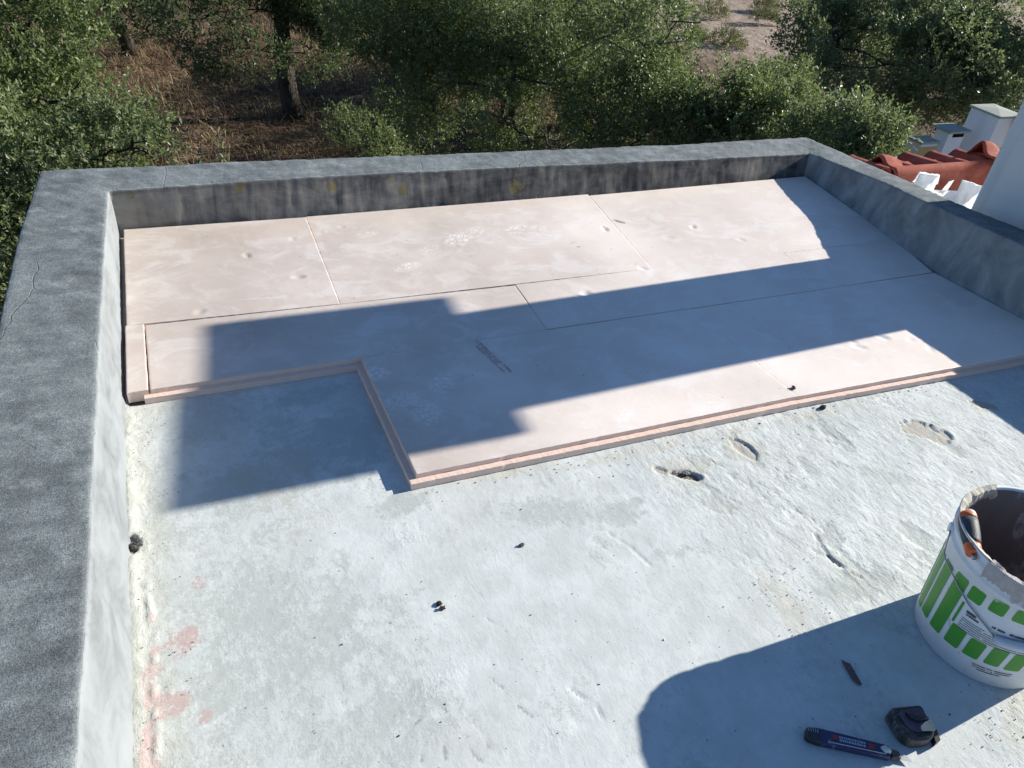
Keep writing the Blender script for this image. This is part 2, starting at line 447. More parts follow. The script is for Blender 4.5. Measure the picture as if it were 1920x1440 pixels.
def mat_ground():
    t = NT('dry_earth')
    v = t.coord(); n = t.noise(v, .35, 6); n1 = t.noise(v, 2.5, 7, .65); n2 = t.noise(v, 14, 6, .7)
    c = t.ramp(n1, [(.3, (.05, .032, .022)), (.5, (.115, .075, .05)), (.7, (.20, .14, .095))])
    sx = t.n('ShaderNodeSeparateXYZ'); tc = t.n('ShaderNodeTexCoord'); t.l(tc.outputs['Object'], sx.inputs[0])
    field = t.math('MULTIPLY', t.step(sx.outputs[0], 11, 16), t.step(sx.outputs[1], 14, 18))
    fc = t.ramp(t.math('ADD', t.math('MULTIPLY', n1, .6), t.math('MULTIPLY', n2, .4)), [(.32, (.15, .105, .08)), (.5, (.30, .235, .185)), (.68, (.42, .34, .275))])
    c = t.mix(field, c, fc)
    return t.done(c, .95, t.bump(t.math('ADD', n1, t.math('MULTIPLY', n2, .5)), .8, .12), .1)

def mat_bark(name='cork_bark', k=1.0):
    t = NT(name); v = t.coord((6, 6, 1.6)); n = t.noise(v, 3, 8, .7, 1.0)
    c = t.ramp(n, [(.3, (.018 * k, .015 * k, .013 * k)), (.55, (.06 * k, .05 * k, .042 * k)), (.75, (.15 * k, .125 * k, .105 * k))])
    return t.done(c, .95, t.bump(n, 1.0, .06), .1)

def mat_tile():
    t = NT('terracotta'); v = t.coord(); n = t.noise(v, 9, 6, .6); n2 = t.noise(v, 60, 4)
    c = t.ramp(n, [(.3, (.22, .045, .028)), (.5, (.34, .078, .046)), (.75, (.43, .14, .09))])
    c = t.mix(t.math('MULTIPLY', t.step(n2, .6, .75), .3), c, (.20, .10, .08))
    gr = t.math('MULTIPLY', t.step(t.noise(v, 24, 6, .65), .50, .68), .35)
    c = t.mix(gr, c, (.26, .17, .14))
    return t.done(c, .85, t.bump(n2, .4, .003), .2)

def mat_plaster(name, a, b, stain=.0):
    t = NT(name); v = t.coord(); n = t.noise(v, 4, 7, .6); n2 = t.noise(v, 90, 4, .6)
    c = t.mix(n, a, b)
    vs = t.noise(t.coord((9, 9, .8)), 1.0, 5, .6)
    c = t.mix(t.math('MULTIPLY', t.step(vs, .52, .75), stain), c, tuple(x * .6 for x in a))
    return t.done(c, .85, t.bump(n2, .55, .004), .2)

def mat_worn(name, col, wear, thr, sc):
    t = NT(name); v = t.coord(); n = t.noise(t.coord((1, 1, .5)), sc, 7, .68, .8); n2 = t.noise(v, 60, 4)
    c = t.mix(n2, tuple(x * .9 for x in col), tuple(x * 1.08 for x in col))
    f = t.step(t.math('ADD', n, t.math('MULTIPLY', t.math('SUBTRACT', n2, .5), .12)), thr, thr + .07)
    c = t.mix(t.math('MULTIPLY', f, .75), c, wear)
    return t.done(c, .45, None, .4)
def mat_bag():
    t = NT('white_film'); t.done((.86, .87, .88), .35, None, .4)
    tr = t.n('ShaderNodeBsdfTranslucent'); tr.inputs['Color'].default_value = (.85, .86, .87, 1)
    ms = t.n('ShaderNodeMixShader'); ms.inputs[0].default_value = .45
    t.l(t.b.outputs[0], ms.inputs[1]); t.l(tr.outputs[0], ms.inputs[2]); t.l(ms.outputs[0], t.out.inputs['Surface'])
    return t.m

M = dict(
    floor=mat_floor(), wall=mat_wall(), board=mat_board(), bedge=mat_boardedge(), grass=mat_grass(), ground=mat_ground(),
    bark=mat_bark(), bark2=mat_bark('grey_bark', 1.7), tile=mat_tile(),
    white=mat_plaster('white_render', (.55, .575, .58), (.68, .69, .685), .4),
    stack=mat_plaster('stack_render', (.66, .66, .66), (.76, .75, .75), .2),
    capst=mat_plaster('cement_cap', (.27, .29, .25), (.40, .41, .36), .2),
    yellow=mat_plaster('ochre_render', (.46, .30, .12), (.55, .38, .17), .2),
    dull=mat_plaster('grey_block', (.35, .36, .35), (.45, .45, .44), .3),
    black=mat_worn('black_rubber', (.030, .030, .031), (.15, .15, .15), .52, 40),
    blackgloss=simple('black_plastic', (.020, .020, .024), .3, .5, 0, .2),
    slot=simple('dark_opening', (.012, .010, .012), .9, .1),
    bucket=mat_worn('white_plastic', (.66, .69, .72), (.42, .40, .385), .565, 7), green=mat_worn('green_print', (.065, .28, .035), (.50, .58, .50), .555, 11),
    ink=simple('black_print', (.05, .055, .06), .5, .3, 0, .4, 200),
    mortar=mat_worn('dried_mortar', (.20, .165, .15), (.44, .41, .385), .54, 9),
    crust=simple('mortar_crust', (.47, .44, .37), .95, .1, 0, .35, 40, .8),
    wire=simple('steel_wire', (.30, .32, .35), .35, .5, .9, .2),
    grip=simple('grip_plastic', (.50, .55, .62), .4, .4, 0, .1),
    orange=simple('orange_plastic', (.62, .13, .035), .45, .4, 0, .3, 40),
    dkgrey=simple('dark_grip', (.055, .062, .062), .6, .35, 0, .5, 50, .3),
    blue=mat_worn('blue_plastic', (.030, .036, .10), (.20, .21, .24), .57, 45),
    red=simple('red_print', (.30, .035, .035), .45, .4, 0, .2),
    pale=simple('pale_print', (.38, .42, .55), .45, .4, 0, .3, 150),
    chrome=simple('chrome', (.55, .56, .60), .18, .5, 1.0, .1),
    plum=simple('plum_label', (.075, .06, .10), .3, .5, .2, .4, 60),
    clear=simple('dusty_white', (.55, .57, .56), .8, .2, 0, .2),
    rust=simple('rusty_steel', (.135, .10, .095), .55, .4, .5, .5, 90),
    bag=mat_bag(),
    redprint=simple('faded_red_print', (.47, .32, .32), .8, .2, 0, .5, 150),
    crumb=simple('dark_mortar', (.085, .078, .072), .9, .15, 0, .6, 80, .6),
    crumb2=simple('grey_mortar', (.22, .21, .19), .9, .15, 0, .5, 80, .6),
    skin=simple('foam_chip', (.72, .57, .50), .7, .2),
    leaf=mat_leaf('leaf_oak', (.110, .150, .048), (.235, .285, .108), .6),
    leafdark=mat_leaf('leaf_dark', (.035, .055, .024), (.09, .12, .05), .2),
    leaflight=mat_leaf('leaf_pale', (.11, .15, .056), (.245, .29, .125), .5),
    leafgrey=mat_leaf('leaf_greygreen', (.10, .130, .054), (.22, .26, .118), .4),
    leafbrown=mat_leaf('leaf_dry', (.05, .03, .015), (.15, .09, .04)),
)

# ------------------------------------------------------------------ the setting: ground and roof floor
def build_ground():
    xs = np.unique(np.concatenate([np.linspace(-900, -40, 16), np.linspace(-40, 70, 111), np.linspace(70, 900, 16)]))
    ys = np.unique(np.concatenate([np.linspace(-900, -20, 16), np.linspace(-20, 70, 91), np.linspace(70, 900, 16)]))
    X, Y = np.meshgrid(xs, ys)
    near = sst(np.hypot(X - 3, Y - 2), 6, 14)
    Z = GZ + (.18 * fbm(X * .16, Y * .16, 3, 4) + .05 * fbm(X * .9, Y * .9, 8, 3)) * near
    Z += np.clip(np.hypot(X - 10, Y - 15) - 60, 0, None) * .03
    o = mesh_np('ground', np.stack([X, Y, Z], -1).reshape(-1, 3), gridfaces(*X.shape), M['ground'])
    tag(o, 'dry brown earth and field beyond the roof parapet', kind='structure')
build_ground()

def build_floor():
    xs = np.unique(np.concatenate([np.arange(-.03, 2.75, .0052), np.arange(2.75, 3.46, .02)]))
    ys = np.unique(np.concatenate([np.arange(-2.4, -1.2, .04), np.arange(-1.2, .62, .0056), np.arange(.62, 1.72, .05)]))
    X, Y = np.meshgrid(xs, ys)
    w1 = fbm(X * 14, Y * 14, 11, 4); w2 = fbm(X * 40, Y * 40, 21, 3); w3 = fbm(X * 5, Y * 5, 31, 4)
    bare = np.clip(.30 + .6 * w3 + .35 * w1, 0, 1) * .5 + .26 * sst(-X, -.62, -.2)
    def blob(A, cx, cy, rx, ry, rot=0, amp=1.0, soft=.8, wob=.6):
        d = ell(X, Y, cx, cy, rx, ry, rot, w1 * wob + w2 * .42)
        return np.maximum(A, amp * sst(-d, -1 - soft / 2, -1 + soft / 2))
    # bare grey screed patches
    for a in [(.98, -.19, .20, .05, -18), (1.15, -.25, .07, .05, 0), (.62, -.05, .10, .05, 10), (.30, -.35, .26, .30, 80), (.40, -.62, .16, .20, 80),
              (1.57, -.63, .10, .045, -15), (1.68, -.64, .05, .03, 0), (.90, -.33, .08, .04, 20), (.21, .40, .11, .09, 10), (.52, .22, .20, .14, 0), (.46, -.64, .04, .05, 60), (1.0, -.38, .06, .04, 30), (1.64, -.13, .05, .06, 30),
              (.25, .12, .16, .12, 0), (.50, .45, .12, .05, 0), (2.0, -.36, .10, .04, -30), (1.2, -.42, .12, .05, -20)]:
        bare = blob(bare, *a, amp=.62, soft=1.3)
    # bright well-coated zones
    for a in [(.80, -.45, .22, .16, 20), (1.15, -.52, .30, .13, -20), (.55, -.20, .10, .10, 0), (.45, -.10, .08, .04, 20)]:
        bare -= .45 * sst(-ell(X, Y, *a, wob=w1 * .5), -1.3, -.5)
    bare = np.clip(bare, 0, 1)
    pink = np.zeros_like(X)
    for a in [(.095, -.30, .048, .048, 0), (.066, -.435, .034, .030, 20), (.13, -.155, .026, .028, 0), (.028, -.40, .016, .07, 0), (.022, -.53, .02, .06, 0), (.04, -.335, .012, .05, 0), (.118, -.485, .012, .018, 0), (.035, -.22, .01, .018, 0)]:
        pink = blob(pink, *a, amp=.75, soft=.9, wob=.5)
    dirt = np.zeros_like(X)
    dirt += .62 * sst(-X + .012 * w1, -.13, .0) + .25 * sst(-X + .03 * w1, -.42, -.1)
    for a in [(1.405, -.64, .035, .10, -5), (1.38, -.57, .03, .04, 0), (1.72, -1.05, .18, .07, 20), (1.40, -.155, .12, .06, -20), (1.65, -.11, .06, .07, 0), (2.28, -.21, .10, .05, -20), (.05, .50, .09, .05, 0), (1.9, -.05, .25, .02, 0), (1.35, -.05, .3, .02, 0), (.9, -.02, .15, .02, 0), (.35, .15, .1, .1, 0), (2.6, -.17, .06, .04, 0)]:
        dirt = blob(dirt, *a, amp=.75, soft=1.2)
    dirt = np.clip(dirt + .10 * w3, 0, 1)
    chip = np.zeros_like(X)
    chip = blob(chip, 2.272, -.222, .076, .046, -32, amp=.70, soft=.12, wob=.22)
    chip = blob(chip, 1.40, -.165, .060, .016, -28, amp=1.0, soft=.5, wob=.75)
    chip = blob(chip, 1.35, -.135, .020, .026, 40, amp=.7, soft=.3, wob=.5)
    chip = blob(chip, 1.645, -.125, .026, .042, 10, amp=.62, soft=.2, wob=.6)
    chip = blob(chip, 2.595, -.165, .05, .022, -30, amp=.7, soft=.2, wob=.2)
    chip = blob(chip, .004, -.004, .017, .030, 0, amp=1.0, soft=.3, wob=.3)
    chip = blob(chip, .03, .545, .03, .016, 0, amp=.95, soft=.5, wob=.5)
    rough = np.clip(.12 + .9 * sst(X + .35 * Y + .12 * w3, .95, 1.5), 0, 1)
    for a in [(.56, -.565, .06, .028, 20), (.61, -.15, .05, .04, 0), (1.5, -.9, .2, .15, 0), (1.75, -1.05, .25, .12, 20), (.75, -.74, .05, .025, 0)]:
        rough = blob(rough, *a, amp=.55, soft=2.0, wob=.5)
    rough = np.clip(rough + .7 * sst(-X, -.10, 0), 0, 1)
    rough *= 1 - .75 * sst(-ell(X, Y, 1.35, -.90, .36, .14, 0), -1.2, -.8)
    scr = np.zeros_like(X); groove = np.zeros_like(X)
    def line(pts, wd, depth, col, jit=.003):
        nonlocal scr, groove
        for a, b in zip(pts[:-1], pts[1:]):
            d = seg(X + .005 * w1 + jit * w2, Y + .005 * w1 - jit * w2, a, b)
            k = sst(-d, -wd, -wd * .3) * np.clip(.55 + .9 * w2 + .5 * w1, 0, 1)
            scr = np.maximum(scr, col * k); groove = np.maximum(groove, depth * k)
    for p in [[(.674, -.389), (.70, -.43), (.742, -.486)], [(.65, -.564), (.67, -.587), (.685, -.612)], [(.677, -.549), (.70, -.563), (.716, -.579)],
              [(.627, -.642), (.652, -.68)], [(.719, -.685), (.766, -.711)], [(.70, -.66), (.715, -.69)], [(.487, -.611), (.509, -.577)], [(.467, -.644), (.505, -.623)],
              [(.535, -.668), (.531, -.711)], [(.558, -.664), (.583, -.685)], [(.61, -.671), (.615, -.72)], [(.50, -.655), (.485, -.70)], [(.545, -.60), (.56, -.625)], [(.575, -.70), (.59, -.74)], [(.44, -.66), (.425, -.70)]]:
        line(p, .0060, .0006, .95)
    pc = [(1.626, -.464), (1.618, -.49), (1.613, -.52), (1.613, -.545), (1.625, -.585), (1.631, -.604), (1.645, -.617)]
    for a_, b_ in zip(pc[:-1], pc[1:]):
        chip = np.maximum(chip, sst(-seg(X + .012 * w1 + .008 * w2, Y + .006 * w1, a_, b_), -.0075, -.0010) * np.clip(.75 + .8 * w2, .3, 1))
    line([(.816, -.657), (.835, -.69), (.848, -.705), (.847, -.741)], .0035, .0025, .8)
    line([(1.10, -.30), (1.13, -.36), (1.15, -.42)], .004, .002, .4)
    line([(.335, -.22), (.36, -.48), (.39, -.62), (.44, -.72)], .0028, .0006, .35)
    line([(.165, -.12), (.155, -.30), (.15, -.47)], .0025, .0005, .2)
    line([(.075, .485), (.12, .50), (.20, .493), (.27, .46), (.295, .43), (.292, .38)], .005, .002, .45)
    line([(.075, .485), (.06, .46), (.08, .43)], .006, .002, .5)
    # heights
    flake = fbm(X * 30 + Y * 9, Y * 11 - X * 4, 77, 4)
    Z = FZ + .0008 * w3 + .0002 * w1
    Z += np.clip(sst(X + .35 * Y + .12 * w3, .8, 1.6), 0, 1) * (.0006 * flake + .0003 * w2)
    bstep = sst(bare + .45 * w2 + .45 * w1, .44, .52)
    zone = sst(X + .5 * Y + .25 * w3, .75, 1.35) * (1 - sst(-ell(X, Y, 1.35, -.92, .40, .17, 0), -1.2, -.8)) * sst(fbm(X * 4.5, Y * 4.5, 141, 3), -.25, .25)
    fk = sst(fbm(X * 24 + Y * 6, Y * 15, 131, 5, .6), .12, .19)
    fk2 = sst(fbm(X * 9 + Y * 3, Y * 7, 137, 5, .62), .20, .25)
    Z -= zone * (.0008 * fk + .0011 * fk2)
    bare = np.clip(bare + zone * (.22 * fk + .50 * fk2) + .10 * sst(X + Y, 1.0, 2.0), 0, 1)
    Z -= .0004 * bstep
    Z -= .0045 * sst(chip, .40, .55) * (.85 + .25 * w2) + .005 * sst(chip, .85, 1.0)
    Z -= groove
    # curled lips of paint round the big chips
    for cx, cy, rx, ry, rot in [(2.272, -.222, .078, .048, -32), (1.40, -.165, .06, .016, -28), (1.645, -.125, .026, .042, 10)]:
        d = ell(X, Y, cx, cy, rx, ry, rot, w1 * .12)
        Z += .0022 * np.exp(-((d - 1.12) / .10) ** 2) * sst((X - cx) / rx + .6 * w1, .0, .8)
    d = seg(X, Y, (1.60, -.50), (1.62, -.60)); Z += .004 * np.exp(-(d / .02) ** 2) * sst(X, 1.60, 1.64)
    # mortar fillet along the left wall, with a broken groove
    Z += (.0055 * (1 + .7 * w1) + .003 * w2) * np.exp(-(X / .020) ** 2) * sst(-Y, -.60, -.40)
    w4 = fbm(X * 75, Y * 55, 91, 2); Z += .0011 * w4 * sst(-X, -.075, -.01)
    Z += .004 * np.exp(-((X - .033 + .007 * w1) / .007) ** 2) * np.clip(.4 + 1.6 * w2, 0, 2) * sst(-Y, -.1, .15)
    # depressions where the sheets hide the floor keep clear of the boards
    V = np.stack([X, Y, Z], -1).reshape(-1, 3)
    A = np.stack([bare, pink, dirt], -1).reshape(-1, 3); B = np.stack([chip, rough, scr], -1).reshape(-1, 3)
    o = mesh_np('floor', V, gridfaces(*X.shape), M['floor'], attrs={'mask_a': A, 'mask_b': B})
    tag(o, 'flat roof floor with flaking white paint', kind='structure')
build_floor()

# ------------------------------------------------------------------ parapet round three sides
def build_parapet():
    LI = [(-.065, -2.4), (-.058, -1.2), (-.052, -.63), (-.045, -.33), (-.040, -.05), (-.035, .22), (-.028, .70), (-.019, 1.08), (-.005, 1.57)]
    LO = [(-.300, -2.4), (-.292, -1.2), (-.288, -.63), (-.285, -.33), (-.282, -.05), (-.280, .30), (-.278, .757), (-.268, 1.28), (-.236, 1.794)]
    LF = [(-.002, y) for _, y in LI[:-1]] + [(-.003, 1.585)]
    BI = [(.39, 1.598, .150), (.866, 1.622, .142), (1.707, 1.632, .128), (2.565, 1.634, .114), (3.309, 1.65, .101)]
    BO = [(.271, 1.803, .152), (.886, 1.815, .141), (1.681, 1.823, .128), (2.638, 1.842, .112), (3.492, 1.891, .098)]
    BF = [(.39, 1.582), (.866, 1.580), (1.707, 1.585), (2.565, 1.60), (3.30, 1.625)]
    RI = [(3.297, 1.395, .133), (3.283, 1.106, .171), (3.219, .862, .202), (3.165, .52, .247), (3.185, .315, .250), (3.215, -.1, .250), (3.25, -.6, .250), (3.30, -2.4, .250)]
    RO = [(3.500, 1.555, .115), (3.432, 1.119, .169), (3.373, .883, .200), (3.325, .549, .243), (3.340, .424, .249), (3.36, -.1, .250), (3.40, -.6, .250), (3.45, -2.4, .250)]
    RF = [(3.262, 1.395), (3.215, 1.106), (3.172, .862), (3.140, .52), (3.180, .315), (3.212, -.1), (3.247, -.6), (3.297, -2.4)]
    I = [(x, y, .156) for x, y in LI] + BI + RI
    O = [(x, y, .157) for x, y in LO] + BO + RO
    Fo = LF + BF + RF
    I, O = np.array(I), np.array(O)
    Fo = np.array([(x, y, FZ - .01) for x, y in Fo])
    cl, cr = 8, 13   # corner stations
    # resample
    segl = np.linalg.norm(np.diff(I[:, :2], axis=0), axis=1)
    st = []; 
    for k, L in enumerate(segl):
        n = max(2, int(L / .009)); st += [k + i / n for i in range(n)]
    st.append(len(I) - 1.0); st = np.array(st)
    k = np.minimum(st.astype(int), len(I) - 2); f = (st - k)[:, None]
    P = lambda A: A[k] * (1 - f) + A[k + 1] * f
    Ii, Oo, Ff = P(I), P(O), P(Fo)
    s_len = np.concatenate([[0], np.cumsum(np.linalg.norm(np.diff(Ii[:, :2], axis=0), axis=1))])
    base = Oo.copy(); base[:, 2] = -.75
    # profile rows: outer foot -> outer edge -> top -> inner edge -> inner foot
    rows = []; side = []; edge = []; low = []
    def add(p, sd, ed, lw): rows.append(p); side.append(sd); edge.append(ed); low.append(lw)
    no = Oo - Ii; no[:, 2] = 0; no /= np.linalg.norm(no, axis=1)[:, None]
    rnd = .006
    for u in np.linspace(0, 1, 14)[:-1]:
        q = base * (1 - u) + (Oo - np.array([0, 0, rnd])) * u; add(q, 0, sst(u, .9, 1.0) * .6, 0)
    for a in (0.0, 45, 90):
        a = math.radians(a); q = Oo - no * rnd * (1 - math.cos(a)) - np.array([0, 0, rnd]) * (1 - math.sin(a)); add(q, 0, .9, 0)
    for u in np.linspace(0, 1, 22)[1:-1]:
        q = (Oo - no * rnd) * (1 - u) + (Ii + no * rnd) * u; add(q, 0, max(0, 1 - abs(u - 1) * 9) * .8 + max(0, 1 - u * 10) * .5, 0)
    for a in (0.0, 45, 90):
        a = math.radians(a); q = Ii + no * rnd * (1 - math.sin(a)) - np.array([0, 0, rnd]) * (1 - math.cos(a)); add(q, .0 if a < .5 else .62, 1.0, 0)
    for u in np.linspace(0, 1, 18)[1:]:
        q = (Ii - np.array([0, 0, rnd])) * (1 - u) + Ff * u; add(q, 1, max(0, 1 - u * 6), u)
    V = np.stack(rows, 0)                      # rows x stations x 3
    nr, ns = V.shape[:2]
    S_ = np.broadcast_to(s_len[None, :], (nr, ns)); T_ = np.broadcast_to(np.arange(nr)[:, None] * .011, (nr, ns))
    e = np.array(edge)[:, None]; sd = np.array(side)[:, None]
    wob = .0030 * fbm(S_ * 4, T_ * 2, 5, 3) + .0018 * fbm(S_ * 40, T_ * 14, 6, 3)
    V[..., 2] += wob * (1 - .7 * (np.array(low)[:, None])) * np.where(np.arange(nr)[:, None] > 4, 1, 0)
    V[..., 2] += -.004 * np.abs(fbm(S_ * 22, T_ * 0 + 3, 9, 3)) * e
    off = (.0035 * fbm(S_ * 7, T_ * 4, 15, 3) + .0018 * fbm(S_ * 34, T_ * 14, 16, 3)) * np.where(sd > .5, 1.0, .5)
    V[..., :2] += no[None, :, :2] * off[..., None]
    # cracks along the left coping
    sf = np.zeros((nr, ns, 3))
    kk = st[None, :]
    sf[..., 0] = sd * (kk < cl); sf[..., 1] = sd * ((kk >= cl) & (kk <= cr)); sf[..., 2] = sd * (kk > cr)
    wear = np.zeros((nr, ns, 3))
    wear[..., 0] = np.where(sf[..., 2] > .5, .35, 1) * e
    wear[..., 1] = np.array(low)[:, None]
    wear[..., 2] = sf[..., 1] * (1 - .45 * np.array(low)[:, None]) + .25 * sf[..., 2] * sst(-np.array(low)[:, None], -.2, 0)
    wear[..., 0] *= np.where(sf[..., 1] > .5, 1, 1)
    F = gridfaces(nr, ns)[:, ::-1]
    o = mesh_np('parapet_wall', V.reshape(-1, 3), F, M['wall'], attrs={'side': sf.reshape(-1, 3), 'wear': wear.reshape(-1, 3)})
    tag(o, 'low weathered grey cement parapet running round three sides of the flat roof', 'parapet')
build_parapet()

def build_house():
    h = empty('house', (1.6, 0, GZ))
    tag(h, 'house block carrying the flat roof with the pink boards', 'house')
    b = MB(); b.box((-.255, -2.4, GZ - .3), (3.32, 1.775, -.74)); b.build('wall', M['white'], h)
    b = MB(); b.box((-.25, -2.38, -.739), (3.30, 1.77, -.09)); b.build('roof_slab', M['dull'], h)
    # lower wing beyond the right parapet
    b = MB(); b.box((3.50, -1.5, GZ - .3), (6.2, 1.86, -.165)); b.build('wing_wall', M['white'], h)
    b = MB(); b.box((3.39, .0, -.30), (3.498, 1.60, -.12)); b.build('gutter', M['dull'], h)
build_house()

# ------------------------------------------------------------------ white chimney beside the right parapet (its shadow falls across the boards)
def build_chimney():
    c = empty('chimney', (3.78, .54, -.16))
    tag(c, 'large white rendered chimney standing just outside the right parapet', 'chimney')
    b = MB(); b.box((3.525, .285, -.16), (4.06, .812, 1.385)); b.build('shaft', M['white'], c, bevel=.008)
    b = MB(); b.prism([(3.35, .195), (4.150, .185), (4.165, .95), (3.43, .955)], 1.387, 1.425); b.build('cap', M['capst'], c, bevel=.006)
build_chimney()

# ------------------------------------------------------------------ insulation boards
DENTS = [(.802, 1.452), (.571, 1.085), (.229, .927), (1.884, 1.225), (1.869, .878), (2.13, 1.1), (2.3, 1.173), (2.366, .224), (2.501, .219), (2.598, .177), (2.624, .108), (.419, 1.279), (2.36, .19), (1.55, .75), (.60, 1.38), (2.45, 1.02)]
FEET = [(.97, 1.081, 20), (1.086, 1.187, 25), (1.232, 1.26, 10), (1.317, 1.306, 0), (1.375, 1.213, 30), (1.594, 1.279, 15), (1.645, 1.229, 40), (1.213, .069, 0), (1.339, .072, 30), (.74, .313, 0), (.822, .265, 20), (.87, .36, 0), (.683, .463, 0), (.889, 1.364, 0), (1.50, 1.30, 0), (.78, .24, 40)]
def build_board(corners, lip_front, lip_left, label, seed, dz=0.0, lip=.018):
    """corners: front-left, front-right, back-right, back-left on the board's top plane"""
    g = .0003
    P = [np.array(p, float) for p in corners]
    cx = sum(P) / 4
    P = [p + np.sign(cx - p) * g for p in P]
    L = max(np.linalg.norm(P[1] - P[0]), np.linalg.norm(P[2] - P[3])); W = np.linalg.norm(P[3] - P[0])
    nu = max(4, int(L / .0085)); nv = max(4, int(W / .0085))
    uu = np.concatenate([[0, .0018 / L], np.linspace(.006 / L, 1 - .006 / L, nu), [1 - .0018 / L, 1]])
    vv = np.concatenate([[0, .0018 / W], np.linspace(.006 / W, 1 - .006 / W, nv), [1 - .0018 / W, 1]])
    U, Vv = np.meshgrid(uu, vv)
    X = (P[0][0] * (1 - U) + P[1][0] * U) * (1 - Vv) + (P[3][0] * (1 - U) + P[2][0] * U) * Vv
    Y = (P[0][1] * (1 - U) + P[1][1] * U) * (1 - Vv) + (P[3][1] * (1 - U) + P[2][1] * U) * Vv
    Z = dz + .0006 * fbm(X * 2 + seed, Y * 2, seed, 2)
    for i, (dx, dy) in enumerate(DENTS):
        d = ell(X, Y, dx, dy, .010 + .005 * ((i * 37) % 11) / 11, .014 + .012 * ((i * 53) % 7) / 7, 35 + 47 * i, .15 * fbm(X * 40, Y * 40, i, 2)); k = (.35, .9, .6, 1.0, .45)[i % 5]; Z = Z - .0055 * k * np.exp(-d ** 2.5) + .0010 * k * np.exp(-((d - 1.5) / .4) ** 2)
    rim = np.zeros_like(U); rim[[0, -1], :] = 1; rim[:, [0, -1]] = 1
    Z = Z - rim * .0006
    # edges a little ragged
    rag = .0012 * fbm(X * 60, Y * 60, seed + 40, 3)
    X = X + rag * (rim > 0) * (np.abs(U - .5) > .49); Y = Y + rag * (rim > 0) * (np.abs(Vv - .5) > .49)
    n1 = fbm(X * 3.2, Y * 3.2, 51, 4)
    dust_sheen = np.clip(.05 + .62 * sst(X, .2, 2.3) + .22 * sst(-Y, -.9, -.2) + .38 * n1, 0, 1)  # dust mottling plus sun sheen painted as paler foam towards the right
    foot = np.zeros_like(X)
    for i, (fx, fy, r) in enumerate(FEET):
        q = (.9, .5, 1.0, .65, .4, .8)[i % 6]
        foot = np.maximum(foot, q * sst(-ell(X, Y, fx, fy, .048 + .02 * q, .034 + .012 * ((i * 5) % 7) / 7, r + 13 * (i % 4), n1 * .5), -1.1, -.6))
    dark = np.zeros_like(X)
    for fx, fy, rx, ry, r, a in [(1.985, 1.285, .05, .018, -50, .9), (1.955, 1.325, .03, .01, -50, .45), (1.885, 1.25, .018, .012, 30, .8), (1.905, 1.235, .035, .015, 0, .45), (1.688, 1.137, .03, .01, 20, .55), (1.70, 1.10, .035, .01, 10, .6), (1.766, 1.215, .03, .02, 0, .35), (2.12, 1.075, .012, .03, -60, .4)]:
        dark = np.maximum(dark, a * sst(-ell(X, Y, fx, fy, rx, ry, r, n1 * .5), -1.2, -.5))
    # scored lines and scratches
    for a, b in [((1.34, .50), (1.62, .52)), ((1.88, .43), (2.30, .46)), ((.99, .50), (1.0, .36)), ((1.10, .40), (1.20, .42)), ((1.40, .84), (1.46, .80))]:
        dark = np.maximum(dark, .50 * sst(-seg(X + .003 * n1, Y + .004 * n1, a, b), -.006, -.001) * np.clip(.5 + 1.2 * fbm(X * 25, Y * 25, 71, 3), 0, 1))
    nv_, nu_ = X.shape
    top = np.stack([X, Y, Z], -1).reshape(-1, 3)
    verts = [top]; faces = [gridfaces(nv_, nu_)]; mi = [np.zeros(len(faces[0]), int)]
    att = [np.stack([dust_sheen, dark, foot], -1).reshape(-1, 3)]
    idx = np.arange(nv_ * nu_).reshape(nv_, nu_)
    loop = np.concatenate([idx[0, :-1], idx[:-1, -1], idx[-1, :0:-1], idx[:0:-1, 0]])
    ring = top[loop].copy()
    side_of = np.concatenate([np.full(nu_ - 1, 0), np.full(nv_ - 1, 1), np.full(nu_ - 1, 2), np.full(nv_ - 1, 3)])
    cnt = len(top)
    rng = np.random.RandomState(seed)
    def ringadd(r):
        nonlocal cnt
        verts.append(r); att.append(np.zeros((len(r), 3))); s = cnt; cnt += len(r); return s
    r1 = ring.copy(); r1[:, 2] = -.0150 + dz
    n = len(loop)
    s1 = ringadd(r1)
    j = np.arange(n); jn = (j + 1) % n
    faces.append(np.stack([loop[j], s1 + j, s1 + jn, loop[jn]], -1)); mi.append(np.ones(n, int))
    # ship-lap tongue: lower half pushed out where the edge is free
    r2 = r1.copy(); r2[:, 2] += -.0006 + .0007 * rng.rand(n) * lip_front
    fr = side_of == 0; lf = side_of == 3
    if lip_front:
        k = fr.copy()
        r2[k, 1] -= lip + .0012 * fbm(ring[k, 0] * 45, ring[k, 0] * 0, seed + 7, 3)
    if lip_left:
        r2[lf, 0] -= lip; r2[0, 0] -= lip
    s2 = ringadd(r2)
    faces.append(np.stack([s1 + j, s2 + j, s2 + jn, s1 + jn], -1)); mi.append(np.ones(n, int))
    r3 = r2.copy(); r3[:, 2] = -.0345
    r3[fr, 1] = np.where(lip_front, r3[fr, 1] * .5 + np.median(r3[fr, 1] - ring[fr, 1]) * .5 + ring[fr, 1] * .5, r3[fr, 1])
    s3 = ringadd(r3)
    faces.append(np.stack([s2 + j, s3 + j, s3 + jn, s2 + jn], -1)); mi.append(np.ones(n, int))
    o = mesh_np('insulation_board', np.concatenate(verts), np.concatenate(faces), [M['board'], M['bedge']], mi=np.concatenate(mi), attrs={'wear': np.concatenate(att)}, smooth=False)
    sm = np.concatenate(mi) == 0
    o.data.polygons.foreach_set('use_smooth', sm)
    tag(o, label, 'insulation board', 'pink insulation boards laid on the roof')
    return o
BD = {}
BD['A'] = build_board([(.012, .893), (.672, .876), (.682, 1.560), (.013, 1.572)], 0, 0, 'pink foam board in the back left corner of the roof', 101, 0.0016)
